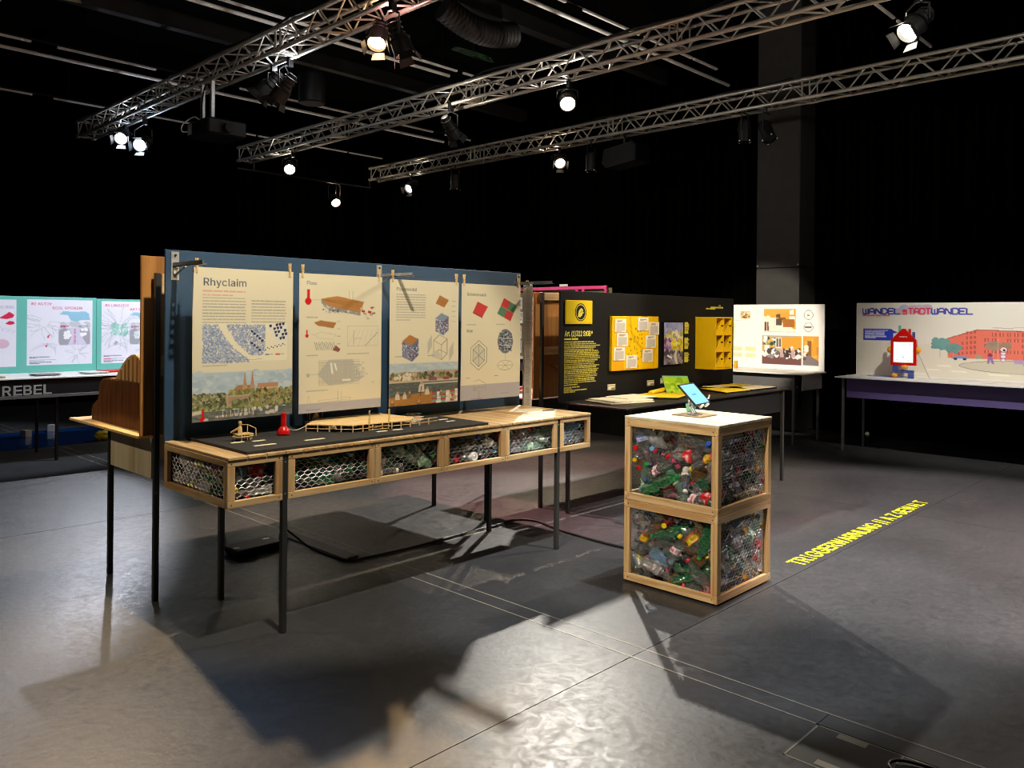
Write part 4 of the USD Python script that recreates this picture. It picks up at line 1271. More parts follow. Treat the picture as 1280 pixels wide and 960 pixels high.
d_.part('figure', place(lathe([(0, 0), (.013, 0), (.011, .025), (.008, .04), (.005, .042), (.0095, .05), (.0095, .06), (.006, .067), (0, .068)], 16), np.eye(3), (dkx - .018, dky, MZ + .036)), 'balsa', smooth=40)
d_.part('slide', cat_([tube((dkx - .025, dky - .005, MZ + .07), (dkx - .06, dky + .02, MZ + .045), .004, 6), tube((dkx - .025, dky - .005, MZ + .062), (dkx - .055, dky + .03, MZ + .04), .003, 6)]), 'balsa')
d_.part('ramp_frame', cat_([tube(p_, q_, .0025, 6) for p_, q_ in (((dkx + .012, dky - .025, MZ), (dkx + .012, dky - .025, MZ + .085)), ((dkx + .012, dky - .025, MZ + .085), (dkx + .058, dky - .03, MZ + .06)), ((dkx + .058, dky - .03, MZ + .06), (dkx + .058, dky - .03, MZ + .02)), ((dkx + .0, dky + .02, MZ + .08), (dkx + .012, dky - .025, MZ + .085)))]), 'balsa')
for i, (x_, y_, w, lb) in enumerate(((2.04, 3.955, .035, 'left of the small pontoon'), (2.15, 3.935, .035, 'right of the small pontoon'), (2.102, 3.785, .06, 'at the front edge below the small pontoon'), (2.39, 3.775, .06, 'at the front edge before the red buoy'), (2.842, 3.785, .035, 'before the left ladder of the raft'), (2.952, 3.78, .035, 'before the right ladder of the raft'), (3.462, 3.96, .035, 'alone near the mat\'s right end, rear one'), (3.443, 3.865, .035, 'alone near the mat\'s right end, front one'))):
    single('name_tag', box((x_ - w, y_ - .012, MZ), (x_ + w, y_ + .012, MZ + .003), .0008), 'tag', f'small pale wooden name tag on the mat, {lb}', 'name tag')
lf = Thing('leaflet_pad', 'pale sheets of paper lying on the bare planks at the table\'s right end', 'paper sheets', (4.36, 4.02, TT))
lf.part('sheet', rotz(box((4.24, 3.93, TT + .0002), (4.46, 4.10, TT + .0012)), 12, [4.35, 4.0, 0]), 'paper')
lf.part('sheet', rotz(box((4.30, 3.95, TT + .0014), (4.50, 4.12, TT + .0024)), -14, [4.4, 4.0, 0]), 'tag')
single('pencil', tube((4.40, 3.93, TT + .0062), (4.50, 3.90, TT + .0062), .0035, 6), 'wire_black', 'short dark pencil beside the pale sheets on the table', 'pencil')

# ------------------------------------------------------------------ below the table
pb = Thing('power_unit', 'flat black box with white stickers on the floor under the crate table', 'power box', (2.74, 5.07, 0))
pb.part('box_body', rotz(box((2.56, 4.97, .02), (2.91, 5.17, .055), .006), 3, [2.74, 5.07, 0]), 'black_metal')
for fx in (2.60, 2.87):
    pb.part('foot', box((fx - .02, 4.99, 0), (fx + .02, 5.15, .0195)), 'black_metal')
pb.part('sticker', rotz(box((2.57, 5.02, .0552), (2.61, 5.06, .0558)), 3, [2.74, 5.07, 0]), 'white_plastic')
pb.part('sticker', rotz(box((2.83, 5.09, .0552), (2.88, 5.12, .0558)), 3, [2.74, 5.07, 0]), 'white_plastic')
single('cable_cover', box((3.06, 4.46, .0005), (3.17, 5.30, .010), .003), 'black_lam', 'flat black cable cover strip on the floor under the crate table', 'shaded duct lid')  # black strip stands for the duct lid lying in shade
single('power_cable', hose([(2.93, 5.07, .03), (3.0, 5.14, .09), (3.03, 5.05, .06), (3.03, 4.8, .012), (3.055, 4.43, .010), (3.18, 4.385, .010), (3.69, 4.36, .010), (4.2, 4.375, .010), (4.37, 4.37, .010), (4.60, 4.40, .010), (4.70, 4.25, .010), (4.62, 3.90, .010), (4.60, 3.3, .010), (4.80, 3.12, .010), (5.4, 3.4, .010)], .0085, 8), 'wire_black',
       'thick black power cable running over the floor under the table towards the bottle stand', 'cable', smooth=True)
tp = Thing('gaffer_tape', 'crinkled shiny tape holding the cable at the foot of the double legs', 'tape', (4.1, 4.37, 0))
for q0, q1 in ((3.75, 3.98), (4.02, 4.30), (4.38, 4.45)):
    v, f = quad_on((q0, 4.33, .0005), (1, 0, 0), (0, 1, 0), q1 - q0, .075)
    n = 8
    xs_ = np.linspace(q0, q1, n)
    pts = np.array([[x_, 4.37 + y_, .0006 + (.0195 if k in (2, 3) else 0)] for x_ in xs_ for k, y_ in enumerate((-.035, -.014, -.007, .007, .014, .035))])
    i = np.array([(a_ * 6 + b_, a_ * 6 + b_ + 1, a_ * 6 + b_ + 7, a_ * 6 + b_ + 6) for a_ in range(n - 1) for b_ in range(5)])
    tp.part('tape_strip', (pts, i[:, ::-1]), 'galv')

# ------------------------------------------------------------------ plywood exhibit behind the blue board
def steel_legs(t, spots, z1, m='steel_leg', w=.0145):
    for s in spots:
        t.part('leg', box((s[0] - w, s[1] - w, 0), (s[0] + w, s[1] + w, s[2] if len(s) > 2 else z1), .002), m)


pt = Thing('plywood_table', 'plywood topped table on black steel legs behind the blue board', 'table', (3.2, 5.1, 0))
pt.part('table_top', box((1.80, 4.64, .905), (4.60, 5.78, .921), .002), 'balsa')
pt.part('side_apron', box((1.862, 4.612, .678), (1.876, 5.222, .904)), 'ply')
pt.part('front_apron', box((1.88, 5.208, .678), (4.50, 5.222, .904)), 'ply')
steel_legs(pt, [(1.871, 4.568, 1.835), (1.871, 5.245), (4.494, 5.245), (4.46, 4.568, 1.835)], .904)
wb = Thing('brown_board', 'tall brown wood panel with pale battens, standing edge on behind the blue board', 'board', (3.2, 4.62, .921))
wb.part('panel', box((1.80, 4.612, .9215), (4.62, 4.628, 1.932), .002), 'mdf_brown')
for z0, z1 in ((1.715, 1.832), (1.255, 1.375)):
    wb.part('batten', box((1.905, 4.588, z0), (4.44, 4.611, z1), .002), 'pine_x')
ms = Thing('stepped_model', 'stepped wooden building model with ribbed sides and a pointed upper block', 'model', (2.3, 5.15, .921))
low = [(4.68, .9215), (5.612, .9215), (5.606, .985), (5.588, 1.018), (5.545, 1.038), (5.492, 1.062), (5.480, 1.10), (5.476, 1.14), (5.455, 1.175), (5.41, 1.197), (5.34, 1.204), (4.68, 1.204)]
upp = [(4.70, 1.2045), (5.22, 1.2045), (5.17, 1.25), (5.10, 1.305), (5.03, 1.343), (4.97, 1.362), (4.915, 1.366), (4.865, 1.350), (4.80, 1.30), (4.72, 1.23)]
ms.part('lower_block', slab(low, 0, 1.882, 2.75), 'walnut')
ms.part('upper_block', slab(upp, 0, 1.885, 2.55), 'pine_z')
zt = lambda y_: np.interp(y_, [4.68, 5.34, 5.41, 5.455, 5.476, 5.48, 5.492, 5.545, 5.588, 5.606], [1.2, 1.2, 1.193, 1.17, 1.135, 1.10, 1.06, 1.036, 1.015, .985])
ribs = []
for k, y_ in enumerate(np.arange(4.69, 5.60, .0125)):
    ribs.append(box((1.877, y_, .9215), (1.8825, y_ + .008, float(zt(y_ + .008)) - .004)))
ms.part('rib', cat_(ribs), 'walnut', kind='stuff')
ms.part('upper_rib', cat_([box((1.879, y_, 1.2045), (1.8855, y_ + .016, float(np.interp(y_ + .016, [4.72, 4.80, 4.865, 4.915, 4.97, 5.03, 5.10, 5.22], [1.23, 1.30, 1.35, 1.36, 1.355, 1.335, 1.30, 1.21])) - .006)) for y_ in np.arange(4.76, 5.16, .06)]), 'pine_z', kind='stuff')

# ------------------------------------------------------------------ teal exhibit at the far left
rt = Thing('rebel_table', 'long white topped table with black apron lettered REBEL at the far left', 'table', (2.9, 10.0, 0))
rt.part('table_top', box((.55, 9.63, .905), (5.25, 10.5, .92), .002), 'white_lam')
rt.part('apron', box((.60, 9.652, .735), (5.20, 9.668, .904)), 'black_board')
rt.part('lower_ledge', box((.60, 9.64, .700), (5.20, 9.668, .734), .002), 'grey_paint')
steel_legs(rt, [(.64, 9.72), (5.16, 9.72), (2.9, 9.72), (.64, 10.42), (5.16, 10.42), (2.9, 10.42)], .70, 'black_metal')
for c, x0 in zip('REBEL', (2.362, 2.464, 2.556, 2.652, 2.747)):
    m = meshkit.text_mesh(c, 1.0, depth=.004, bold=True)
    lo, hi = m.bounds
    v = (m.vertices - [lo[0], 0, 0]) * [.082 / (hi[0] - lo[0]), .098, 1]
    rt.part('letter', trimesh.Trimesh(np.c_[x0 + v[:, 0], 9.652 - v[:, 2], .742 + v[:, 1]], m.faces, process=False), 'grey_letters')
tb2 = Thing('teal_board', 'long teal board of two panels at the back of the far left table', 'board', (2.9, 10.51, .92))
tb2.part('panel', box((.6, 10.48, .9205), (3.56, 10.498, 1.803), .002), 'teal_board')
tb2.part('panel', box((3.563, 10.48, .9205), (5.2, 10.498, 1.793), .002), 'teal_board')
LAV, PINKI = '#e4e4f2', '#cf2a5c'


def branches(a, x, y, n, L, seed, c='#9fb4b4'):
    r = random.Random(seed)
    for _ in range(n):
        t = r.random() * 6.28
        x1, y1 = x + .25 * L * math.cos(t), y + .25 * L * math.sin(t)
        pts = [(x1, y1)]
        for k in range(4):
            t += r.uniform(-.5, .5)
            x1, y1 = x1 + L * .22 * math.cos(t), y1 + L * .22 * math.sin(t)
            pts.append((x1, y1))
        a.line(pts, c, .004)


def soil(which):
    a = Art(.705, .765, 300, LAV)
    r = random.Random(which)
    if which == 0:
        a.text(.50, .10, 'SOIL REBEL', .03, '#9a8fa2', wid=.19)
        a.poly([(.53, .21), (.60, .165), (.63, .14), (.68, .175), (.665, .205), (.60, .225)], '#d8234f'); a.poly([(.59, .275), (.63, .245), (.675, .25), (.685, .275), (.64, .287)], '#d8234f')
        a.oval(.56, .50, .07, .05, '#dcb9cf'); a.lines(.05, .60, .5, 5, .03, .004, '#b9bccb', 1)
        for k in range(12):
            a.line([(.1 + .05 * k, .35 + .02 * (k % 3)), (.14 + .05 * k, .30 + .02 * (k % 4)), (.18 + .05 * k, .36)], '#b6bccc', .004)
    else:
        if which == 1:
            a.text(.04, .065, '#2 ACTIV', .03, PINKI, wid=.22); a.text(.26, .11, 'SOIL SPOKEN', .03, PINKI, wid=.33)
        else:
            a.text(.04, .065, '#3 LANGZEIT', .03, PINKI, wid=.29); a.text(.33, .11, 'AKTIV', .03, PINKI, wid=.16)
        a.poly([(.34, .17), (.38, .135), (.50, .14), (.62, .135), (.66, .16), (.67, .235), (.58, .235), (.52, .26), (.46, .24), (.43, .18)], '#8fc3dc')
        a.blobs(.36, .28, .67, .31, 26, .02, .035, ['#d3d6de', '#c3c7d0', '#dfe1e8'], 5)
        a.rect(.335, .33, .675, .53, '#cfcde4')
        a.poly([(.335, .36), (.39, .33), (.46, .36), (.47, .43), (.43, .53), (.35, .535), (.335, .50)], '#9ea2ac')
        a.poly([(.56, .36), (.60, .32), (.66, .33), (.675, .40), (.675, .52), (.64, .53), (.60, .46)], '#a3a4b0')
        a.blobs(.40, .37, .46, .47, 8, .012, .025, ['#f0f0f6'], 6); a.blobs(.58, .34, .66, .46, 10, .012, .024, ['#efeff6'], 7)
        a.lines(.35, .305, .10, 2, .012, .008, '#b3486c', 8); a.lines(.55, .305, .11, 2, .012, .008, '#8b93a2', 9)
        if which == 1:
            a.text(.495, .335, 'SOIL REBEL', .022, PINKI, rot=-90, wid=.20)
            branches(a, .18, .27, 16, .19, 11)
            for x, y in ((.235, .425), (.215, .53)):
                a.poly([(x - .025, y + .01), (x - .005, y - .018), (x + .022, y - .012), (x, y - .006), (x - .008, y + .02), (x - .02, y + .02)], PINKI)
        else:
            branches(a, .20, .33, 40, .24, 12, '#9fb0b6'); a.blobs(.12, .28, .30, .42, 60, .008, .02, ['#9ccfc6', '#b5d8d2', '#8fbfba'], 13)
            a.blobs(.14, .50, .19, .54, 6, .01, .02, ['#8a9aa2', '#a8b4ba'], 14)
            for k in range(14):
                a.line([(.40 + .012 * k, .36), (.38 + .012 * k, .53)], '#8faab0', .004)
        branches(a, .53, .62, 24, .12, 15, '#b3bccb')
        for k in range(9):
            a.line([(.03 + .02 * k, .60 - .01 * k), (.15 + .02 * k, .50 + .01 * (k % 3)), (.30, .56 + .012 * k)], '#c6cada', .003)
        a.lines(.03, .665, .22, 2, .011, .006, '#8a92a2', 16); a.lines(.03, .70, .30, 2, .010, .003, '#aab0bf', 17); a.lines(.03, .725, .24, 2, .014, .006, '#8a92a2', 18)
        if which == 2:
            a.lines(.03, .70, .14, 1, .011, .007, '#d37090', 19)
    return a


for k, (x0, z1, lb) in enumerate(((1.995, 1.762, 'lavender drawing sheet with two crimson shapes, leftmost on the teal board'), (2.808, 1.770, 'lavender drawing sheet headed #2 ACTIV SOIL SPOKEN on the teal board'), (3.618, 1.766, 'lavender drawing sheet headed #3 LANGZEIT on the teal board, partly hidden'))):
    t = Thing('drawing_sheet', lb, 'poster', (x0 + .35, 10.48, z1 - .765))
    g, c = art_grid(soil(k), (x0, 10.4785, z1), (1, 0, 0), (0, 0, -1), 130)
    t.part('print', g, 'print', colors=c)
r = random.Random(77)
for k, (x, y, w, c, lb) in enumerate(((2.3, 9.9, .30, 'paper', 'loose white sheets on the far left table, nearest the picture\'s edge'), (2.85, 9.95, .26, 'grey_light', 'grey folded sheets on the far left table below the lettered sheets'), (3.35, 9.95, .24, 'white_lam', 'crumpled white papers on the far left table, left of the red folder'), (3.95, 9.95, .25, 'grey_light', 'grey papers on the far left table, right of the red folder'))):
    t = Thing('paper_pile', lb, 'papers', (x, y, .92))
    for q in range(4):
        t.part('sheet', rotz(box((x - w / 2, y - .12, .9203 + .006 * q), (x + w / 2, y + .12, .9223 + .006 * q)), r.uniform(-25, 25), [x, y, 0]), c)
single('red_folder', rotz(box((3.48, 9.98, .9205), (3.86, 10.22, .945), .004), 4, [3.65, 10.1, 0]), 'cap_red', 'flat red folder lying on the far left table', 'folder')
single('blue_sheet', box((2.5, 10.75, .0005), (4.7, 12.3, .006)), 'blue_light_paint', 'shiny dark blue sheet on the floor under the teal board', 'painted light')  # the sheet paints blue light reflected in the floor
for k, (x, y, lb) in enumerate(((3.15, 11.75, 'small white paper cube on the blue floor sheet, lower left one'), (3.56, 12.1, 'small white folded card on the blue floor sheet, upper right one'))):
    single('paper_cube', rotz(box((x - .05, y - .04, .0065), (x + .05, y + .05, .10), .004), 30 + 25 * k, [x, y, 0]), 'grey_light', lb, 'paper cube')
m = trimesh.creation.icosphere(3, .075)
m.vertices *= (1 + .5 * (meshkit.noise(m.vertices * 30 + 3, 2) - .5))[:, None] * [1.3, 1, .8]
m.vertices += [3.77, 10.86, .0065 - m.vertices[:, 2].min()]
single('yellow_bag', m, 'yellow_wrap', 'crumpled bright yellow bag on the blue floor sheet', 'bag')

# ------------------------------------------------------------------ black and yellow exhibit
bt = Thing('black_table', 'long black topped table with black apron in front of the black board', 'table', (6.4, 3.97, 0))
bt.part('table_top', box((5.02, 3.63, .905), (7.78, 4.30, .92), .002), 'black_lam')
bt.part('front_apron', box((5.12, 3.662, .692), (7.66, 3.678, .904)), 'black_board')
bt.part('side_apron', box((5.10, 3.69, .692), (5.116, 4.27, .904)), 'black_board')
steel_legs(bt, [(5.10, 3.66), (7.70, 3.66), (5.10, 4.27), (7.70, 4.27)], .904, 'steel_leg')
bt.part('leg_gusset', slab([(3.676, .70), (3.685, .70), (3.80, .904), (3.676, .904)], 0, 7.693, 7.707), 'steel_leg')
kb = Thing('black_board', 'long black board with yellow texts standing at the back of the black table', 'board', (6.4, 4.29, .92))
FY = 4.282
kb.part('panel', box((5.0, FY, .9205), (7.84, FY + .018, 1.83), .002), 'black_board')
YEL = '#d9cf4a'
a = Art(.49, .53, 480, '#131313')
a.text(.005, .062, 'Art. (1)312 StGB*', .040, '#e8de58', bold=1, wid=.375)
a.lines(.003, .080, .48, 1, .02, .012, YEL, 1, 0)
a.lines(.003, .108, .475, 24, .0152, .0072, '#b9b048', 2, .2)
a.lines(.003, .478, .48, 1, .016, .009, '#b9b048', 3, 0); a.lines(.003, .490, .23, 1, .016, .009, '#b9b048', 4, 0)
a.lines(.003, .505, .48, 1, .016, .009, '#b9b048', 5, 0); a.lines(.003, .517, .2, 1, .016, .009, '#b9b048', 6, 0)
g, c = art_grid(a, (5.052, FY - .0006, 1.518), (1, 0, 0), (0, 0, -1), 190)
kb.part('text_print', g, 'print', colors=c)
a = Art(.09, .42, 300, '#131313')
for y0, n in ((.005, 8), (.155, 8), (.30, 7)):
    a.lines(.004, y0, .085, n, .0138, .009, YEL, int(y0 * 100), .3)
g, c = art_grid(a, (6.872, FY - .0006, 1.578), (1, 0, 0), (0, 0, -1), 26)
kb.part('text_print', g, 'print', colors=c)
a = Art(.34, .05, 300, '#131313')
a.lines(.25, .004, .09, 1, .01, .008, YEL, 3, 0, words=False); a.lines(.09, .022, .25, 2, .013, .010, YEL, 4, .0, words=False); a.lines(.0, .034, .2, 1, .01, .008, YEL, 5, 0)
g, c = art_grid(a, (7.275, FY - .0006, 1.757), (1, 0, 0), (0, 0, -1), 60)
kb.part('text_print', g, 'print', colors=c)
em = Thing('emblem_plate', 'square yellow plate with a round black lemon-like emblem on the black board', 'sign', (5.228, FY, 1.557))
em.part('plate', box((5.055, FY - .016, 1.557), (5.400, FY, 1.755), .003), 'yellow_paint')
a = Art(.339, .192, 620, '#e0c412')
cx, cy = .185, .097
a.oval(cx, cy, .073, .073, '#151512'); a.oval(cx, cy, .065, .065, '#d8cf6a'); a.oval(cx, cy, .058, .058, '#151512')
a.poly([(cx - .035, cy + .030), (cx - .030, cy - .005), (cx - .012, cy - .026), (cx + .010, cy - .036), (cx + .022, cy - .026), (cx + .034, cy - .020), (cx + .026, cy - .006), (cx + .040, cy + .002), (cx + .024, cy + .012), (cx + .012, cy + .030), (cx - .012, cy + .042), (cx - .022, cy + .036), (cx - .038, cy + .040)], '#dcd45a')
for p_, q_ in (((-.005, .004), (.012, -.012)), ((.012, -.012), (.006, -.022)), ((.012, -.012), (.026, -.010)), ((.004, -.006), (.018, .002))):
    a.line([(cx + p_[0], cy + p_[1]), (cx + q_[0], cy + q_[1])], '#151512', .004)
g, c = art_grid(a, (5.058, FY - .0166, 1.752), (1, 0, 0), (0, 0, -1), 110)
em.part('emblem_print', g, 'print', colors=c)
yp = Thing('notice_board', 'square yellow map board carrying eight white notes on the black board', 'panel', (6.02, FY, 1.146))
yp.part('panel_body', box((5.66, FY - .030, 1.146), (6.378, FY, 1.628), .003), 'yellow_paint')
a = Art(.71, .475, 330, '#f0c000')
r = random.Random(5)
a.line([(.26, 0), (.28, .14), (.36, .23), (.48, .31)], '#d8a800', .03); a.line([(.70, 0), (.66, .25), (.62, .47)], '#d8a800', .012); a.rect(0, .385, .17, .475, '#e8a810')
for _ in range(70):
    x, y = .20 + .25 * r.random(), .05 + .40 * r.random()
    a.rect(x, y, x + .006, y + .016, r.choice(['#8a6a10', '#5a4a12', '#b08a10']))
g, c = art_grid(a, (5.664, FY - .0306, 1.625), (1, 0, 0), (0, 0, -1), 120)
yp.part('map_print', g, 'print', colors=c)
for k, (x, y, lb) in enumerate(((.03, .022, 'top left'), (.375, .008, 'top middle'), (.55, .048, 'top right'), (.06, .146, 'second on the left'), (.50, .17, 'second on the right'), (.015, .27, 'third on the left'), (.20, .345, 'bottom middle'), (.45, .297, 'lowest on the right'))):
    t = Thing('note_card', f'white text card pinned on the yellow map board, {lb}', 'card', (5.664 + x + .08, FY - .031, 1.625 - y - .118))
    t.part('card', box((5.664 + x, FY - .0355, 1.625 - y - .118), (5.664 + x + .165, FY - .0308, 1.625 - y)), 'paper')
    a = Art(.16, .113, 200, '#efeae2')
    a.lines(.03, .012, .10, 2, .01, .006, '#b0a49a', k, .3); a.lines(.015, .038, .13, 8, .009, .004, '#c6c2bc', k + 9, .05)
    g, c = art_grid(a, (5.6665 + x, FY - .0360, 1.625 - y - .0025), (1, 0, 0), (0, 0, -1), 28)
    t.part('text_print', g, 'print', colors=c)
pp = Thing('wall_picture', 'upright photo panel of yellow and lilac blossoms on the black board', 'picture', (6.635, FY, 1.172))
pp.part('panel_body', box((6.47, FY - .030, 1.172), (6.80, FY, 1.576), .003), 'black_board')
a = Art(.33, .40, 330, '#8f96c8')
a.blobs(0, .0, .33, .12, 40, .01, .03, ['#7f8ac6', '#a9b0d8', '#9aa0cc'], 1)
a.blobs(0, .10, .33, .24, 90, .012, .03, ['#c9c27a', '#a9a46a', '#d6cf9a', '#e6e2c0'], 2)
a.blobs(.12, .16, .33, .32, 60, .008, .02, ['#e8d51e', '#d8c010', '#b8a418', '#f0e24a'], 3)
a.blobs(0, .16, .13, .34, 70, .008, .02, ['#a98ac0', '#7a5a96', '#c8a8cc', '#5a4468'], 4)
a.blobs(0, .28, .33, .40, 70, .01, .03, ['#5a5562', '#7c7480', '#97909a', '#45404c'], 5)
a.poly([(.20, .25), (.17, .33), (.21, .40), (.24, .40), (.21, .33), (.22, .26)], '#d8d0b4'); a.poly([(.06, .30), (.14, .33), (.13, .345), (.05, .32)], '#efe9f0')
g, c = art_grid(a, (6.47, FY - .0306, 1.574), (1, 0, 0), (0, 0, -1), 76)
pp.part('photo_print', g, 'print', colors=c)
yb_ = Thing('yellow_box', 'deep yellow box with six open compartments, fixed to the black board\'s right end', 'box', (7.23, 4.17, 1.113))
bx0, bx1, by0, by1, bz0, bz1 = 7.075, 7.40, 4.055, FY, 1.113, 1.632
for lo, hi in (((bx0, by0, bz0), (bx0 + .012, by1, bz1)), ((bx1 - .012, by0, bz0), (bx1, by1, bz1)), ((bx0 + .012, by0, bz0), (bx1 - .012, by1, bz0 + .012)), ((bx0 + .012, by0, bz1 - .012), (bx1 - .012, by1, bz1)), ((bx0 + .012, by1 - .008, bz0 + .012), (bx1 - .012, by1, bz1 - .012))):
    yb_.part('box_wall', box(lo, hi), 'yellow_paint')
xm = (bx0 + bx1) / 2
yb_.part('divider', box((xm - .006, by0 + .004, bz0 + .012), (xm + .006, by1 - .009, bz1 - .012)), 'yellow_paint')
for i in range(3):
    z0 = bz0 + .012 + i * (bz1 - bz0 - .024) / 3
    z1 = z0 + (bz1 - bz0 - .024) / 3
    if i:
        yb_.part('shelf', box((bx0 + .012, by0 + .004, z0 - .005), (bx1 - .012, by1 - .009, z0 + .005)), 'yellow_paint')
    for q0, q1 in ((bx0 + .013, xm - .007), (xm + .007, bx1 - .013)):
        yb_.part('sloping_flap', slab([(q0, z0 + .006), (q1, z0 + .006), (q1, z1 - .012)], 1, by0 + .015, by0 + .02), 'yellow_paint')
        yb_.part('knob', tube((q1 - .02, by0 + .001, z0 + .09), (q1 - .02, by0 + .016, z0 + .09), .008, 10), 'black_metal')
for k, (x0, z1) in enumerate(((5.640, 1.030), (6.240, 1.036), (6.455, 1.047))):
    t = Thing('small_card', f'small pale card low on the black board, {["leftmost", "middle", "rightmost, behind the green book"][k]} of three', 'card', (x0 + .055, FY, z1 - .05))
    t.part('card', box((x0, FY - .003, z1 - .05), (x0 + .11, FY, z1)), 'paper')
    a = Art(.106, .046, 300, '#ded6b4')
    a.rect(.0, .012, .106, .042, '#8f8760'); a.lines(.008, .016, .09, 2, .013, .009, '#ece6c8', k, .1)
    g, c = art_grid(a, (x0 + .002, FY - .0035, z1 - .002), (1, 0, 0), (0, 0, -1), 22)
    t.part('print', g, 'print', colors=c)
BZ = .9205
t = Thing('newspaper_stack', 'folded cream paper stack lying at the left of the black table', 'papers', (5.45, 3.97, BZ))
for q, (dx, dy, w, d_, h, rr) in enumerate(((0, 0, .46, .34, .012, -14), (.02, .01, .44, .32, .012, -10), (.20, .06, .36, .26, .006, -6))):
    t.part('paper_bundle', rotz(box((5.40 - w / 2 + dx, 3.96 - d_ / 2 + dy, BZ + .0125 * q), (5.40 + w / 2 + dx, 3.96 + d_ / 2 + dy, BZ + .0125 * q + h), .003), rr, [5.45, 3.97, 0]), 'paper')
t = Thing('yellow_folder', 'yellow sheet with black backing board lying in the middle of the black table', 'folder', (6.05, 4.03, BZ))
t.part('backing_board', slab([(5.62, 4.12), (5.93, 3.74), (6.58, 3.95), (6.33, 4.24)], 2, BZ, BZ + .012), 'black_board')
t.part('sheet', slab([(5.64, 4.12), (5.94, 3.76), (6.56, 3.95), (6.32, 4.22)], 2, BZ + .0125, BZ + .016), 'yellow_card')
single('yellow_roll', tube((5.98, 4.07, BZ + .034), (6.32, 4.14, BZ + .040), .017, 14, .020), 'yellow_card', 'rolled yellow paper tube lying on the yellow folder', 'paper roll', smooth=40)
t = Thing('book_stand', 'small black book stand on the black table under the green book', 'stand', (6.36, 4.10, BZ))
t.part('base', box((6.30, 4.05, BZ + .0165), (6.44, 4.15, BZ + .024), .002), 'black_metal')
t.part('post', tube((6.37, 4.10, BZ + .02), (6.38, 4.10, BZ + .07), .012, 8), 'black_metal')
gb = np.array([6.40, 4.06, BZ + .085])
u1, u2 = np.array([.80, -.50, -.02]), np.array([.20, .42, .62])
u1 /= np.linalg.norm(u1); u2 -= u1 * (u1 @ u2); u2 /= np.linalg.norm(u2); u3 = np.cross(u1, u2)
R3 = np.stack([u1, u2, u3], 1)
t = Thing('green_book', 'lime green booklet propped open on a small stand on the black table', 'book', gb)
t.part('cover', place(box((-.13, -.095, -.004), (.13, .095, .0), .001), R3, gb), 'teal_cup')
a = Art(.25, .18, 300, '#a8d420')
a.blobs(.02, .03, .23, .16, 26, .01, .03, ['#9ac818', '#bce03a', '#86b816'], 3); a.rect(.0, .0, .25, .012, '#8cc8a0')
g, c = art_grid(a, gb + u3 * .0008 - u1 * .125 + u2 * .09, u1, -u2, 50)
t.part('printed_page', g, 'print', colors=c)
for k, (pts, lb, cm) in enumerate((([(6.72, 3.74), (7.16, 3.72), (7.42, 4.02), (6.90, 4.12)], 'yellow board with black backing on the black table, behind the tablet', 'yellow_card'), ([(7.22, 3.74), (7.70, 3.72), (7.74, 4.22), (7.12, 4.24)], 'pale and yellow printed board at the right end of the black table', 'tag'))):
    t = Thing('display_board', lb, 'board', (sum(p_[0] for p_ in pts) / 4, 3.95, BZ))
    t.part('backing_board', slab(pts, 2, BZ, BZ + .012), 'black_board')
    c0 = np.mean(pts, 0)
    t.part('sheet', slab([tuple(c0 + (np.array(p_) - c0) * .97) for p_ in pts], 2, BZ + .0125, BZ + .016), cm)
    if k:
        t.part('yellow_sheet', slab([tuple(c0 + (np.array(p_) - c0) * .5 + [.1, .1]) for p_ in pts], 2, BZ + .0165, BZ + .018), 'yellow_card')
single('black_puck', tube((7.20, 4.26, BZ), (7.20, 4.26, BZ + .03), .03, 16), 'black_metal', 'small black round object at the back edge of the black table', 'puck', smooth=40)

# brown exhibit back to back with the black one
bt2 = Thing('white_table', 'white topped table seen end-on behind the black board, on thin dark legs', 'table', (6.4, 4.95, 0))
bt2.part('table_top', box((5.06, 4.64, .905), (7.80, 5.32, .92), .002), 'white_lam')
bt2.part('front_apron', box((5.15, 5.262, .70), (7.70, 5.278, .904)), 'black_board')
steel_legs(bt2, [(5.088, 4.56, 1.82), (5.166, 5.27), (7.70, 4.56, 1.82), (7.70, 5.27)], .904)
wb2 = Thing('brown_board', 'brown wood panel with two pale battens, visible at the black board\'s left end', 'board', (6.4, 4.61, .92))
wb2.part('panel', box((5.045, 4.612, .9205), (7.80, 4.628, 1.822), .002), 'mdf_brown')
for z0, z1 in ((1.757, 1.82), (1.29, 1.36)):
    wb2.part('batten', box((5.11, 4.578, z0), (7.68, 4.611, z1), .002), 'pine_x')
wb2.part('brace', slab([(5.2, 1.22), (5.26, 1.22), (6.1, .94), (6.04, .94)], 1, 4.59, 4.611), 'mdf_brown')
for k, (z, m_) in enumerate(((.9205, 'maroon'), (.945, 'paper'), (.957, 'maroon'))):
    single('book', rotz(box((5.12, 4.98, z), (5.36, 5.16, z + (.024 if k != 1 else .0115)), .002), 7 * k, [5.24, 5.07, 0]), m_, ['maroon book at the bottom of the pile on the white table', 'pale thin book in the middle of the pile on the white table', 'maroon book on top of the pile on the white table'][k], 'book')

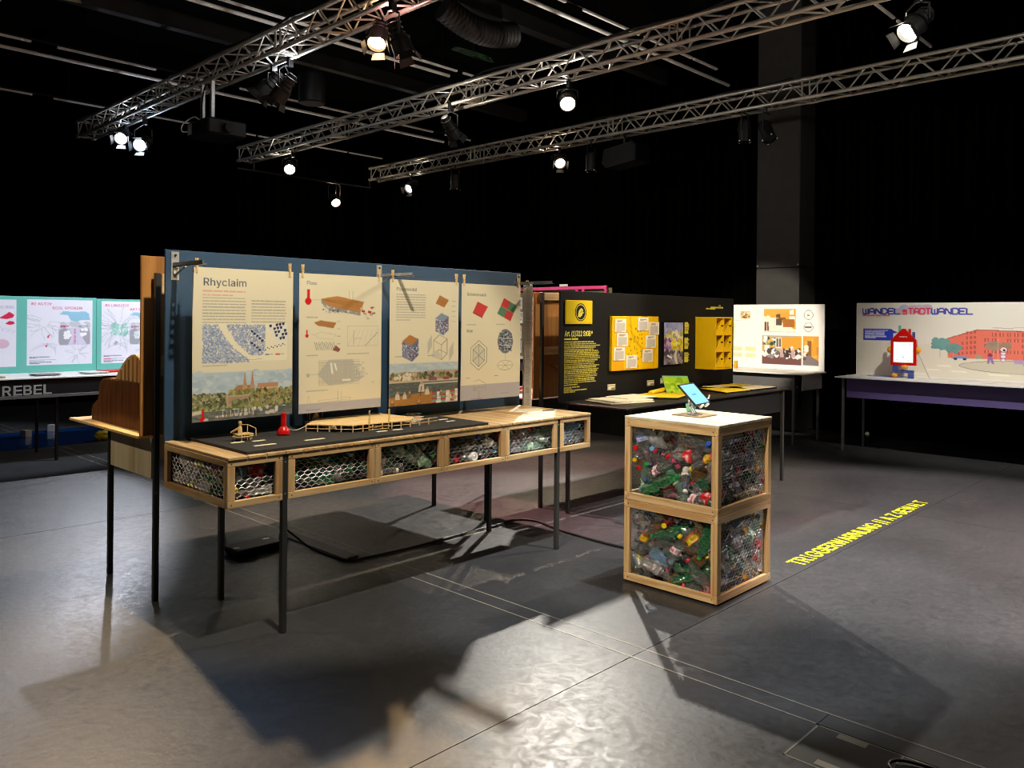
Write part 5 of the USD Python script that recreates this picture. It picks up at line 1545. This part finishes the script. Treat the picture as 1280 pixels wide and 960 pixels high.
# ------------------------------------------------------------------ far pink exhibit
FX = 10.7
pk = Thing('pink_frame', 'bright pink square tube frame with three uprights above an olive board', 'frame', (FX, 9.2, 0))
pk.part('top_tube', box((FX - .06, 8.12, 2.10), (FX - .02, 10.6, 2.155), .004), 'pink_paint')
for y in (8.14, 8.62, 8.76, 10.55):
    pk.part('upright', box((FX - .06, y - .022, .9205), (FX - .02, y + .022, 2.0995), .004), 'pink_paint')
ob = Thing('olive_board', 'tall olive board carrying many small papers behind the pink frame', 'board', (FX + .02, 9.3, 0))
ob.part('panel', box((FX, 8.05, .92), (FX + .02, 10.6, 2.12), .002), 'olive_board')
steel_legs(ob, [(FX + .015, 8.1, .92), (FX + .015, 10.55, .92)], .92)
r = random.Random(8)
k = 0
for y in (9.75, 9.95, 10.15, 10.35):
    for z in (1.98, 1.72, 1.46, 1.20):
        w, h_ = r.uniform(.13, .19), r.uniform(.16, .24)
        t = Thing('pinned_paper', f'small printed paper on the olive board, column {["right", "centre right", "centre left", "left"][(k // 4)]}, {["top", "second", "third", "bottom"][k % 4]} row', 'paper', (FX, y, z - h_))
        t.part('sheet', box((FX - .003, y - w / 2, z - h_), (FX - .0005, y + w / 2, z)), 'paper')
        a = Art(w, h_, 150, r.choice(['#efeef0', '#e9e2ec', '#f3f0ea']))
        a.rect(.02, .02, w - .02, h_ * .45, r.choice(['#c9c4cc', '#d89aa8', '#8f9a8a', '#d9d4c4', '#b9b4c6'])); a.lines(.02, h_ * .55, w - .04, 4, .016, .006, '#a5a2a8', k)
        g, c = art_grid(a, (FX - .0036, y + w / 2, z), (0, -1, 0), (0, 0, -1), 14)
        t.part('print', g, 'print', colors=c)
        k += 1
single('white_card', box((FX - .03, 8.98, 2.16), (FX - .02, 9.16, 2.20)), 'white_lam', 'small white card on top of the pink frame', 'card')
ft = Thing('grey_table', 'grey fronted table below the olive board, far behind the brown panel', 'table', (10.35, 9.3, 0))
ft.part('table_top', box((10.0, 8.05, .905), (10.69, 10.6, .92), .002), 'white_lam')
ft.part('apron', box((10.06, 8.1, .70), (10.075, 10.55, .904)), 'grey_paint')
steel_legs(ft, [(10.03, 8.1), (10.03, 10.5), (10.64, 8.1), (10.64, 10.5)], .904)

# ------------------------------------------------------------------ white board exhibit
w2 = Thing('white_table', 'white topped table with grey aprons under the white photo board', 'table', (10.3, 5.4, 0))
w2.part('table_top', box((9.96, 4.47, .905), (10.70, 6.35, .92), .002), 'white_lam')
w2.part('front_apron', box((10.045, 4.64, .70), (10.06, 6.30, .904)), 'grey_paint')
w2.part('side_apron', box((10.07, 4.515, .70), (10.66, 4.53, .904)), 'grey_light')
steel_legs(w2, [(10.034, 4.62), (10.69, 4.582), (10.034, 6.3), (10.69, 6.3)], .904, 'grey_paint')
w3 = Thing('white_board', 'white display board with interior photographs and two round stamps', 'board', (10.71, 5.4, .92))
w3.part('panel', box((10.706, 4.505, .9205), (10.724, 6.35, 1.827), .002), 'white_lam')
a = Art(1.80, .895, 150, '#efeceb')
OX = 6.33


def ph(y0, z1, y1, z0, seed, warm):
    x0, x1, t0, t1 = OX - y0, OX - y1, 1.824 - z1, 1.824 - z0
    r = random.Random(seed)
    a.rect(x0, t0, x1, t1, warm[0])
    W, H = x1 - x0, t1 - t0
    for k in range(26):
        x, y = x0 + W * r.random() * .9, t0 + H * r.random() * .9
        a.rect(x, y, min(x1, x + W * r.uniform(.04, .3)), min(t1, y + H * r.uniform(.05, .3)), r.choice(warm))


ph(5.372, 1.761, 4.912, 1.45, 3, ['#d9a040', '#e6c078', '#8a5a2c', '#f0e2c4', '#c98a2c', '#f4eee2', '#6a4a38'])
x0, t0 = OX - 5.372, 1.824 - 1.761
a.poly([(x0, t0), (x0 + .46, t0), (x0 + .1, t0 + .10), (x0, t0 + .08)], '#e0a848'); a.poly([(x0, t0 + .10), (x0 + .12, t0 + .12), (x0 + .46, t0 + .29), (x0 + .46, t0 + .31), (x0, t0 + .31)], '#f2e8d6')
a.rect(x0 + .18, t0 + .14, x0 + .26, t0 + .22, '#5a4a40'); a.rect(x0 + .28, t0 + .15, x0 + .44, t0 + .25, '#a8682a'); a.rect(x0 + .13, t0 + .12, x0 + .17, t0 + .26, '#f0e0d0')
for k in (0, 1):
    a.poly([(x0 + .01 + .035 * k, t0 + .18), (x0 + .03 + .035 * k, t0 + .18), (x0 + .035 + .035 * k, t0 + .30), (x0 + .01 + .035 * k, t0 + .30)], ['#5a3a2c', '#7a5a48'][k])
ph(5.395, 1.39, 4.83, .995, 5, ['#b9a890', '#e9e4da', '#d9a040', '#6a5a52', '#8a7a70', '#c9923a'])
x0, t0 = OX - 5.395, 1.824 - 1.39
a.rect(x0 + .28, t0 + .02, x0 + .565, t0 + .20, '#d69a34'); a.rect(x0 + .20, t0 + .03, x0 + .28, t0 + .17, '#efe8da'); a.rect(x0 + .01, t0 + .03, x0 + .19, t0 + .13, '#7d8078'); a.blobs(x0 + .02, t0 + .03, x0 + .20, t0 + .12, 26, .01, .025, ['#f0f0ee', '#3e4a40', '#c8b060'], 6)
for x in (.21, .245):
    a.rect(x0 + x, t0 + .04, x0 + x + .028, t0 + .15, '#6b6a5c')
a.poly([(x0, t0 + .25), (x0 + .25, t0 + .22), (x0 + .565, t0 + .26), (x0 + .565, t0 + .395), (x0, t0 + .395)], '#6e4a48')
a.blobs(x0 + .02, t0 + .19, x0 + .24, t0 + .30, 26, .015, .04, ['#4a4648', '#6a6668', '#efe9e6', '#8a8688'], 7); a.blobs(x0 + .30, t0 + .16, x0 + .55, t0 + .30, 20, .012, .03, ['#4c4244', '#efe6e2', '#c9b8b4', '#2e2a2c'], 8)
for x in (.29, .37, .45):
    a.oval(x0 + x, t0 + .18, .012, .014, '#d8b090'); a.poly([(x0 + x - .02, t0 + .195), (x0 + x + .02, t0 + .195), (x0 + x + .025, t0 + .29), (x0 + x - .025, t0 + .29)], r.choice(['#f0ece8', '#3a3436', '#b9a0a0']))
ph(4.80, 1.39, 4.587, 1.0, 9, ['#d69a34', '#c98a2c', '#e0b060'])
x0 = OX - 4.80
a.rect(x0 + .06, t0 + .06, x0 + .11, t0 + .26, '#8a5a2a'); a.poly([(x0, t0 + .30), (x0 + .06, t0 + .24), (x0 + .213, t0 + .33), (x0 + .213, t0 + .39), (x0, t0 + .39)], '#7a7072'); a.blobs(x0 + .01, t0 + .14, x0 + .06, t0 + .32, 8, .015, .03, ['#efe6e4', '#5a4a4c'], 10)
for z, tx_ in ((1.678, 'o'), (1.515, 'oooo')):
    a.oval(OX - 4.732, 1.824 - z, .062, .062, '#e9e7e4', '#6a6868', .006)
    a.rect(OX - 4.732 - .012 * len(tx_), 1.824 - z - .006, OX - 4.732 + .012 * len(tx_), 1.824 - z + .008, '#6a6868')
ph(5.735, 1.725, 5.59, 1.63, 11, ['#e0c088', '#6a4a2c', '#f4ead4', '#b98a4a']); ph(5.93, 1.70, 5.85, 1.63, 12, ['#c9a87a', '#8a6a4c'])
a.lines(OX - 5.95, .10, .12, 1, .02, .006, '#d9c8a8', 1); a.lines(OX - 5.86, .22, .16, 1, .02, .005, '#cfc8c0', 2); a.lines(OX - 5.86, .26, .04, 14, .018, .006, '#e6dca0', 3)
a.rect(OX - 5.86, .60, OX - 5.50, .74, '#e2dcaa', '#d8cfa0'); a.rect(OX - 5.70, .60, OX - 5.66, .74, '#efeceb'); a.rect(OX - 5.86, .665, OX - 5.5, .68, '#efeceb')
g, c = art_grid(a, (10.7054, OX, 1.824), (0, -1, 0), (0, 0, -1), 230)
w3.part('photo_print', g, 'print', colors=c)
single('wood_block', box((10.40, 5.63, .9205), (10.44, 5.67, 1.03), .002), 'orange_wood', 'small upright orange wood block on the white table beside the yellow box', 'block')
single('thin_wire', hose([(10.42, 5.675, .95), (10.45, 5.72, .97), (10.44, 5.80, 1.02)], .003, 6), 'wire_black', 'thin dark wire next to the orange wood block', 'wire', smooth=True)

# ------------------------------------------------------------------ purple table exhibit
wt = Thing('purple_table', 'white topped table with a long purple apron at the picture\'s right', 'table', (10.3, 2.3, 0))
wt.part('table_top', box((9.93, .45, .905), (10.66, 4.05, .92), .002), 'white_lam')
wt.part('apron', box((10.06, .50, .662), (10.075, 3.95, .904)), 'purple_paint')
steel_legs(wt, [(10.045, 3.985), (10.62, 3.95), (10.045, .6), (10.62, .6)], .904, 'grey_paint')
a = Art(.70, 3.4, 90, '#efeee8')
a.poly([(.35, .20), (.60, .12), (.62, .55), (.34, .62)], '#8d92d0')
for k in range(7):
    y0 = .8 + .36 * k
    a.line([(.30, y0), (.45, y0 + .2), (.40, y0 + .34)], ['#c9a8b8', '#9a9ad0', '#d8b8a8'][k % 3], .02); a.poly([(.10, y0), (.25, y0 + .04), (.22, y0 + .2)], ['#e3d6e6', '#e8ddd0', '#cfd0ea'][k % 3])
a.line([(.56, .1), (.57, 3.3)], '#8a86a0', .012)
g, c = art_grid(a, (9.945, 3.99, .9208), (1, 0, 0), (0, -1, 0), 36)
wt.part('table_print', g, 'print', colors=c)
wd = Thing('mural_board', 'wide white board with a lettered heading and an orange-red building drawing', 'board', (10.67, 2.3, .92))
wd.part('panel', box((10.648, .45, .9205), (10.666, 4.062, 1.838), .002), 'white_lam')
MW = 3.58
a = Art(MW, .9, 170, '#e9e6da')
Y0, Z0 = 4.05, 1.832
U = lambda y, z: (Y0 - y, Z0 - z)
a.rect(0, .50, MW, .9, '#e6e0cf')
a.blobs(.02, .09, .30, .15, 20, .03, .06, ['#dcdae0'], 1, .6); a.blobs(.48, .05, .86, .12, 30, .03, .06, ['#b9bbe0', '#c9c2da', '#d3b6c8'], 2, .6)


def blocky(x, y, t, w, h, c):
    """Angular outline capitals."""
    G = {'W': [[(0, 0), (0, .8), (.2, 1), (.8, 1), (1, .8), (1, 0)], [(.5, .2), (.5, 1)]], 'A': [[(0, 1), (0, .3), (.3, 0), (.7, 0), (1, .3), (1, 1)], [(0, .6), (1, .6)]], 'N': [[(0, 1), (0, 0), (1, 1), (1, 0)]],
         'D': [[(0, 0), (.7, 0), (1, .3), (1, .7), (.7, 1), (0, 1), (0, 0)]], 'E': [[(1, 0), (0, 0), (0, 1), (1, 1)], [(0, .5), (.85, .5)]], 'L': [[(0, 0), (0, 1), (1, 1)]], 'S': [[(1, .3), (.1, .3), (.1, .6), (.9, .6), (.9, 1), (0, 1)]], 'T': [[(0, 0), (1, 0)], [(.5, 0), (.5, 1)]]}
    for k, ch in enumerate(t):
        for ln in G[ch]:
            a.line([(x + (k + .82 * p_[0]) * w, y + p_[1] * h) for p_ in ln], c, .017)


wch = (4.05 - 3.505 - .075) / 6
blocky(.075, .068, 'WANDEL', .0775, .068, '#3b46a8')
blocky(.555, .068, 'S', .062, .068, '#e0465a'); blocky(.625, .068, 'TADT', .0665, .068, '#e0465a')
blocky(.893, .068, 'WANDEL', .0765, .068, '#4a52b4')
a.lines(.07, .152, .80, 1, .01, .009, '#e07a70', 3, 0)
a.poly([(.084, .325), (.425, .325), (.445, .345), (.50, .365), (.445, .38), (.44, .465), (.084, .465)], '#2f43c8')
a.lines(.10, .342, .30, 6, .0185, .008, '#c9cdf0', 4, .25)
bld = [(1.06, .43), (1.39, .315), (3.4, .37), (3.4, .665), (1.08, .655)]
a.poly(bld, '#ec7b68')
a.line([(1.05, .432), (1.39, .317), (3.4, .372)], '#8a2c34', .012)
a.line([(1.55, .295), (1.75, .30), (1.76, .29), (1.9, .293), (1.9, .305), (2.4, .31)], '#b9a09a', .008)
for i in range(7):
    for j in range(5):
        if 1.10 + .045 * i > 1.06 + .2 - j * .02:
            a.rect(1.10 + .043 * i, .37 + .058 * j - .006 * i, 1.118 + .043 * i, .40 + .058 * j - .006 * i, '#c65f52')
for i in range(25):
    for j in range(4):
        if (i * 3 + j) % 7:
            a.rect(1.47 + .075 * i, .355 + .066 * j, 1.51 + .075 * i, .39 + .066 * j, '#c25c50')
            a.rect(1.487 + .075 * i, .358 + .066 * j, 1.493 + .075 * i, .388 + .066 * j, '#e89080')


def tree(x, y, s, cols, seed):
    a.line([(x, y), (x, y + 1.5 * s)], '#b9b8aa', .006)
    a.blobs(x - .75 * s, y - .5 * s, x + .75 * s, y + .45 * s, 26, .22 * s, .40 * s, cols, seed, .85)


tree(.99, .50, .10, ['#6fa0a0', '#76a8a6'], 5); tree(1.14, .545, .085, ['#6b9a98', '#739f9c'], 6)
tree(1.56, .51, .085, ['#a48a76', '#ab927e'], 7); tree(1.69, .50, .05, ['#a48a76'], 8); tree(1.93, .53, .06, ['#a58b78', '#ad9480'], 9); tree(1.40, .64, .035, ['#a9a58e'], 10)
a.oval(2.0, .745, .80, .075, '#d5cdb8', '#8f8a80', .006)
a.poly([(1.12, .655), (1.16, .63), (1.26, .632), (1.30, .66), (1.12, .665)], '#8f96c4'); a.oval(1.16, .665, .014, .012, '#3a3a60'); a.oval(1.26, .665, .014, .012, '#3a3a60')
a.oval(1.525, .612, .022, .022, '#a83a4a'); a.poly([(1.505, .63), (1.545, .63), (1.565, .71), (1.545, .71), (1.527, .66), (1.515, .71), (1.495, .71)], '#9a7ab4')
for k in range(3):
    a.oval(1.66, .585 + .04 * k, .028, .02, '#efe9f0', '#8a5a9a', .006)
a.oval(1.66, .545, .035, .028, '#efe6e6', '#c02a3a', .008); a.oval(1.668, .55, .01, .01, '#2a2a44')
a.line([(1.60, .42), (1.60, .68)], '#e9dfc4', .008)
a.poly([(1.86, .605), (1.93, .55), (2.0, .605), (2.0, .72), (1.86, .72)], '#d8202c'); a.rect(1.88, .615, 1.98, .70, '#d9c6d6')
a.poly([(1.76, .66), (1.86, .655), (1.9, .70), (1.78, .705)], '#b9a4d4'); a.poly([(1.86, .66), (1.91, .66), (1.91, .72), (1.86, .71)], '#86c4cc'); a.rect(1.90, .715, 2.02, .745, '#2f3ab4')
for x, y, w in ((.83, .80, .14), (.95, .75, .14), (1.1, .81, .16), (.62, .86, .2), (1.5, .83, .2)):
    a.poly([(x, y), (x + w, y - .004), (x + w + .03, y + .016), (x + .03, y + .02)], '#f4efdc')
g, c = art_grid(a, (10.6475, Y0, Z0), (0, -1, 0), (0, 0, -1), 540)
wd.part('mural_print', g, 'print', colors=c)
# house-shaped screen stand
HX = 10.24
hs = Thing('house_figure', 'red house-shaped screen stand with yellow hands and blue block legs on the purple table', 'screen stand', (HX, 3.35, .9205))
yl, yr, zb, ze, zp = 3.495, 3.205, 1.078, 1.385, 1.516
hs.part('house_body', slab([(yr, zb), (yl, zb), (yl, ze - .015), (yl - .005, ze), ((yl + yr) / 2 + .015, zp), ((yl + yr) / 2 - .015, zp), (yr + .005, ze), (yr, ze - .015)], 0, HX, HX + .04), 'red_gloss')
a = Art(.215, .235, 300, '#f4f6fa')
a.rect(.07, .018, .14, .026, '#a8dce0'); a.oval(.18, .026, .006, .006, '#d88ab0'); a.oval(.18, .05, .005, .005, '#c8a8d8')
for x, y in ((.04, .105), (.105, .17), (.04, .205), (.16, .208)):
    a.rect(x - .01, y - .003, x + .012, y + .004, '#9ab4b0')
g, c = art_grid(a, (HX - .0015, 3.350 + .1075, 1.352), (0, -1, 0), (0, 0, -1), 50)
hs.part('screen_bezel', box((HX - .001, 3.236, 1.108), (HX + .001, 3.464, 1.360)), 'white_plastic')
hs.part('screen', g, 'screen', colors=c)
m = meshkit.text_mesh('STADT A', .016, depth=.001, bold=True)
lo, hi = m.bounds
hs.part('lettering', trimesh.Trimesh(np.c_[HX - .0005 - m.vertices[:, 2], 3.395 - (m.vertices[:, 0] - lo[0]) * .09 / (hi[0] - lo[0]), 1.412 + m.vertices[:, 1]], m.faces, process=False), 'white_plastic')
for y, z0, z1, m_ in ((3.398, 1.462, 1.555, 'teal_cup'), (3.285, 1.43, 1.515, 'cap_red'), (3.240, 1.40, 1.478, 'navy_block')):
    hs.part('chimney', box((HX + .008, y - .013, z0), (HX + .034, y + .013, z1), .002), m_)
for y in (3.508, 3.192):
    s_ = trimesh.creation.icosphere(2, .036); s_.vertices = s_.vertices * [.6, 1, 1.1] + [HX + .02, y, 1.262]
    hs.part('hand', s_, 'orange_wood', smooth=True)
for y, z in ((3.443, .957), (3.325, 1.060)):
    s_ = trimesh.creation.icosphere(2, .03); s_.vertices = s_.vertices * [.8, 1.1, .8] + [HX - .012, y, z]
    hs.part('foot', s_, 'orange_wood', smooth=True)
for y0, y1, z0, z1 in ((3.475, 3.418, 1.026, 1.0775), (3.475, 3.424, .985, 1.024), (3.418, 3.366, .985, 1.024), (3.362, 3.304, .985, 1.024), (3.300, 3.235, .980, 1.020), (3.300, 3.235, .9205, .978)):
    hs.part('leg_block', box((HX + .004, y1, z0), (HX + .036, y0, z1), .003), 'navy_block')
hs.part('back_prop', tube((HX + .03, 3.20, 1.25), (HX + .16, 3.10, .922), .004, 6), 'galv')
single('hanging_cable', hose([(10.20, 3.50, .70), (10.21, 3.44, .60), (10.22, 3.33, .545), (10.22, 3.22, .59), (10.22, 3.15, .70)], .006, 8), 'wire_black', 'thin cable hanging in a loop below the purple apron', 'cable', smooth=True)
t = Thing('socket_plug', 'small pale plug with black adapter at the purple table\'s rear leg', 'plug', (10.64, 3.91, 0))
t.part('adapter', box((10.60, 3.865, .05), (10.66, 3.905, .14), .004), 'black_metal')
t.part('plug_body', tube((10.60, 3.885, .15), (10.57, 3.885, .17), .025, 12), 'white_plastic')
t.part('plug_cord', hose([(10.63, 3.88, .05), (10.62, 3.82, .008), (10.5, 3.70, .008), (10.6, 3.5, .008)], .006, 6), 'wire_black', smooth=True)

# ------------------------------------------------------------------ under the ceiling
RZZ = 5.3
RAILS = [  # (y, x0, x1, kind, label)
    (12.86, -1.0, 11.2, 'pipe', 'long pale ceiling pipe, rear one of the pair crossing the far left truss'),
    (12.29, -.5, 11.6, 'strip', 'dashed pale ceiling strip, front one of the pair crossing the far left truss'),
    (15.25, -.5, 11.4, 'strip', 'dashed pale ceiling strip nearest the far end wall'),
    (9.30, 1.5, 8.2, 'pipe', 'long pale ceiling pipe behind the amber lamp'),
    (9.00, 2.6, 9.4, 'strip', 'dashed pale ceiling strip in front of the pipe behind the amber lamp'),
    (6.41, 5.6, 11.5, 'pipe', 'pale ceiling pipe above the middle truss, running to the far truss'),
    (6.10, 5.0, 10.6, 'strip', 'dashed pale ceiling strip beside the pipe above the middle truss'),
    (3.50, 8.9, 11.9, 'strip', 'bright dashed ceiling strip at the picture\'s upper right'),
]
for k, (y, x0, x1, kind, lb) in enumerate(RAILS):
    t = Thing('ceiling_rail', lb, 'ceiling rail', ((x0 + x1) / 2, y, RZZ))
    if kind == 'pipe':
        t.part('pipe', tube((x0, y, RZZ), (x1, y, RZZ), .026, 10), 'rail_metal', smooth=40)
    else:
        r = random.Random(k)
        x = x0
        while x < x1 - .2:
            L = r.choice([1.15, 1.35, .7])
            t.part('strip_segment', box((x, y - .018, RZZ - .03), (min(x1, x + L), y + .018, RZZ), .004), 'rail_metal')
            x += L + r.choice([.12, .32, .05])
        t.part('carrier', box((x0, y - .01, RZZ + .001), (x1, y + .01, RZZ + .03)), 'black_metal')
    for x in np.arange(x0 + .4, x1, 2.4):
        t.part('hanger', tube((x, y, RZZ + .02), (x, y, RZ), .006, 6), 'black_metal')
for k, (y, z) in enumerate(((11.0, 5.5), (7.7, 5.6))):
    t = Thing('ceiling_beam', f'dark ceiling beam crossing above the trusses, {["between the far rails", "behind the ventilation duct", "above the middle truss", "near the far end"][k]}', 'beam', (4, y, z))
    t.part('beam_body', box((-3, y - .08, z), (12, y + .08, z + .22), .01), 'duct_grey')
    for x in np.arange(-2.5, 12, 3.6):
        t.part('hanger', tube((x, y, z + .2), (x, y, RZ), .012, 6), 'black_metal')
t = Thing('crossbar', 'thin dark crossbar hanging across the far truss ends', 'crossbar', (8.5, 14.0, 4.3))
t.part('bar', tube((7.2, 14.05, 4.33), (10.2, 14.05, 4.33), .022, 10), 'black_metal', smooth=40)
for x in (7.53, 10.18):
    t.part('hook', tube((x, 14.05, 4.33), (x, 14.05, 4.49), .016, 8), 'black_metal')
t.part('lamp_bracket', tube((9.35, 14.05, 4.0), (9.35, 14.05, 4.33), .012, 8), 'black_metal')
# projector under the near truss
pj = Thing('video_projector', 'black video projector hanging on two steel posts under the near truss', 'projector', (4.66, 9.7, 3.85))
pj.part('case', box((4.42, 9.36, 3.80), (4.92, 9.94, 4.00), .02), 'black_metal')
for k in range(11):
    pj.part('vent_slat', box((4.415, 9.40 + .034 * k, 3.83), (4.4195, 9.418 + .034 * k, 3.97)), 'lamp_black')
pj.part('lens_tube', tube((4.66, 9.36, 3.89), (4.66, 9.28, 3.89), .06, 20), 'lamp_black', smooth=40)
pj.part('rear_plate', box((4.414, 9.80, 3.84), (4.4195, 9.90, 3.97)), 'galv')
for y in (9.52, 9.78):
    pj.part('post', box((4.525, y - .022, 4.0), (4.57, y + .022, 4.474), .004), 'galv')
pj.part('power_lead', hose([(4.45, 9.94, 3.90), (4.42, 10.08, 3.92), (4.45, 10.12, 4.02), (4.52, 9.98, 4.10), (4.53, 9.84, 4.05)], .008, 8), 'rail_metal', smooth=True)
pj.part('truss_cable', hose([(4.50, 9.70, 4.0), (4.49, 9.68, 4.2), (4.50, 9.66, 4.35), (4.52, 9.62, 4.45)], .012, 8), 'wire_black', smooth=True)
# hanging loudspeaker and others
t = Thing('pendant_speaker', 'black drum-shaped speaker hanging between the trusses, left of the amber lamp', 'speaker', (6.0, 9.62, 4.5))
t.part('drum', place(lathe([(0, .0), (.17, .0), (.18, .01), (.18, .36), (.15, .42), (0, .42)], 28), np.eye(3), (6.0, 9.62, 4.5)), 'black_metal', smooth=40)
t.part('grille', place(lathe([(0, -.004), (.16, -.004), (.165, -.0005)], 28), np.eye(3), (6.0, 9.62, 4.5)), 'duct_grey')
t.part('cable', tube((6.0, 9.62, 4.92), (6.0, 9.62, RZ), .006, 6), 'black_metal')
t = Thing('wall_speaker', 'dark brown box loudspeaker with a curved front under the far truss', 'speaker', (10.4, 7.62, 4.05))
t.part('cabinet', slab([(7.30, 4.06), (7.86, 4.00), (7.94, 4.08), (7.90, 4.30), (7.38, 4.36), (7.30, 4.28)], 0, 10.25, 10.6), 'duct_grey')
t.part('end_cap', slab([(7.27, 4.06), (7.298, 4.06), (7.298, 4.28), (7.378, 4.36), (7.35, 4.37), (7.27, 4.29)], 0, 10.23, 10.62), 'black_metal')
t.part('bracket', tube((10.4, 7.6, 4.34), (10.4, 7.6, 4.5), .02, 8), 'black_metal')
for k, (x, y, z, lb) in enumerate(((10.18, 8.10, 4.12, 'black can lamp pointing straight down beside the brown loudspeaker'), (10.18, 5.42, 4.20, 'larger black can lamp pointing down in front of the pillar top'), (10.18, 5.10, 4.15, 'slanted black can lamp with a lit rim in front of the pillar top'), (10.18, 11.35, 4.16, 'black can lamp pointing down below the left part of the far truss'))):
    t = Thing('can_lamp', lb, 'can lamp', (x, y, z))
    d = np.array([.0, 0, -1]) if k not in (2, 4) else np.array([-.25, -.45, -.86])
    d = d / np.linalg.norm(d)
    ax, ay, _ = frame(d)
    R = np.stack([ax, ay, d], 1)
    t.part('can', place(lathe([(0, -.16), (.06, -.15), (.085, -.10), (.085, .14), (.095, .14), (.095, .15), (.08, .15), (.078, .12), (0, .11)], 20), R, (x, y, z)), 'lamp_black', smooth=40)
    t.part('yoke', cat_([tube((x - .10, y, z), (x - .10, y, z + .24), .008, 6), tube((x + .10, y, z), (x + .10, y, z + .24), .008, 6), tube((x - .10, y, z + .24), (x + .10, y, z + .24), .008, 6), tube((x, y, z + .24), (x, y, 4.50), .012, 6)]), 'black_metal')
    t.part('rim_bolt', cat_([place(trimesh.creation.icosphere(1, .012), np.eye(3), np.array([x, y, z]) + ax * .098 * math.cos(q) + ay * .098 * math.sin(q) + d * .145) for q in (.3, 1.9, 3.5, 5.0)]), 'lamp_pale')
    t.part('type_plate', place(box((-.0, -.03, -.06), (.089, .03, -.0)), R, (x, y, z)), 'lamp_black')
# ventilation hose and cable coil
P = [(6.55, 7.55, 5.42), (6.85, 7.50, 5.30), (7.25, 7.45, 5.26), (7.65, 7.42, 5.34)]
rr = [.15 + (.018 if i % 2 else 0) for i in range(40)]
pts = np.array([np.array(P[0]) + (np.array(P[-1]) - P[0]) * u + [0, 0, -.12 * math.sin(math.pi * u)] for u in np.linspace(0, 1, 40)])
single('ventilation_hose', hose(pts, rr, 16, 1), 'duct_grey', 'grey ribbed ventilation hose sagging under the ceiling, right of the amber lamp', 'hose', smooth=35)
t = Thing('cable_coil', 'loop of thin green cable under the ventilation hose', 'cable', (7.25, 7.7, 5.05))
for q in range(3):
    t.part('cable_turn', hose([(7.25 + (.36 - .03 * q) * math.cos(s_), 7.75 + .12 * math.sin(s_), 5.04 + .02 * q + .04 * math.sin(s_)) for s_ in np.linspace(0, 6.28, 13)], .007, 6), 'cable_green', smooth=True)
t.part('hanging_tie', tube((7.25, 7.75, 5.0), (7.25, 7.75, RZ), .004, 6), 'wire_black')
# cables along the trusses
for k, (x, y0, y1, lb) in enumerate(((4.56, 5.0, 11.2, 'black cable bundle drooping along the top of the near truss'), (7.32, 4.0, 9.0, 'black cable bundle along the middle truss'), (10.25, 4.8, 9.5, 'black cable bundle along the far truss'))):
    r = random.Random(k)
    ys_ = np.arange(y0, y1, .45)
    single('cable_bundle', hose([(x + r.uniform(-.02, .05), y, 4.775 + r.uniform(0, .05)) for y in ys_], .016, 6, 3), 'wire_black', lb, 'cable', smooth=True)
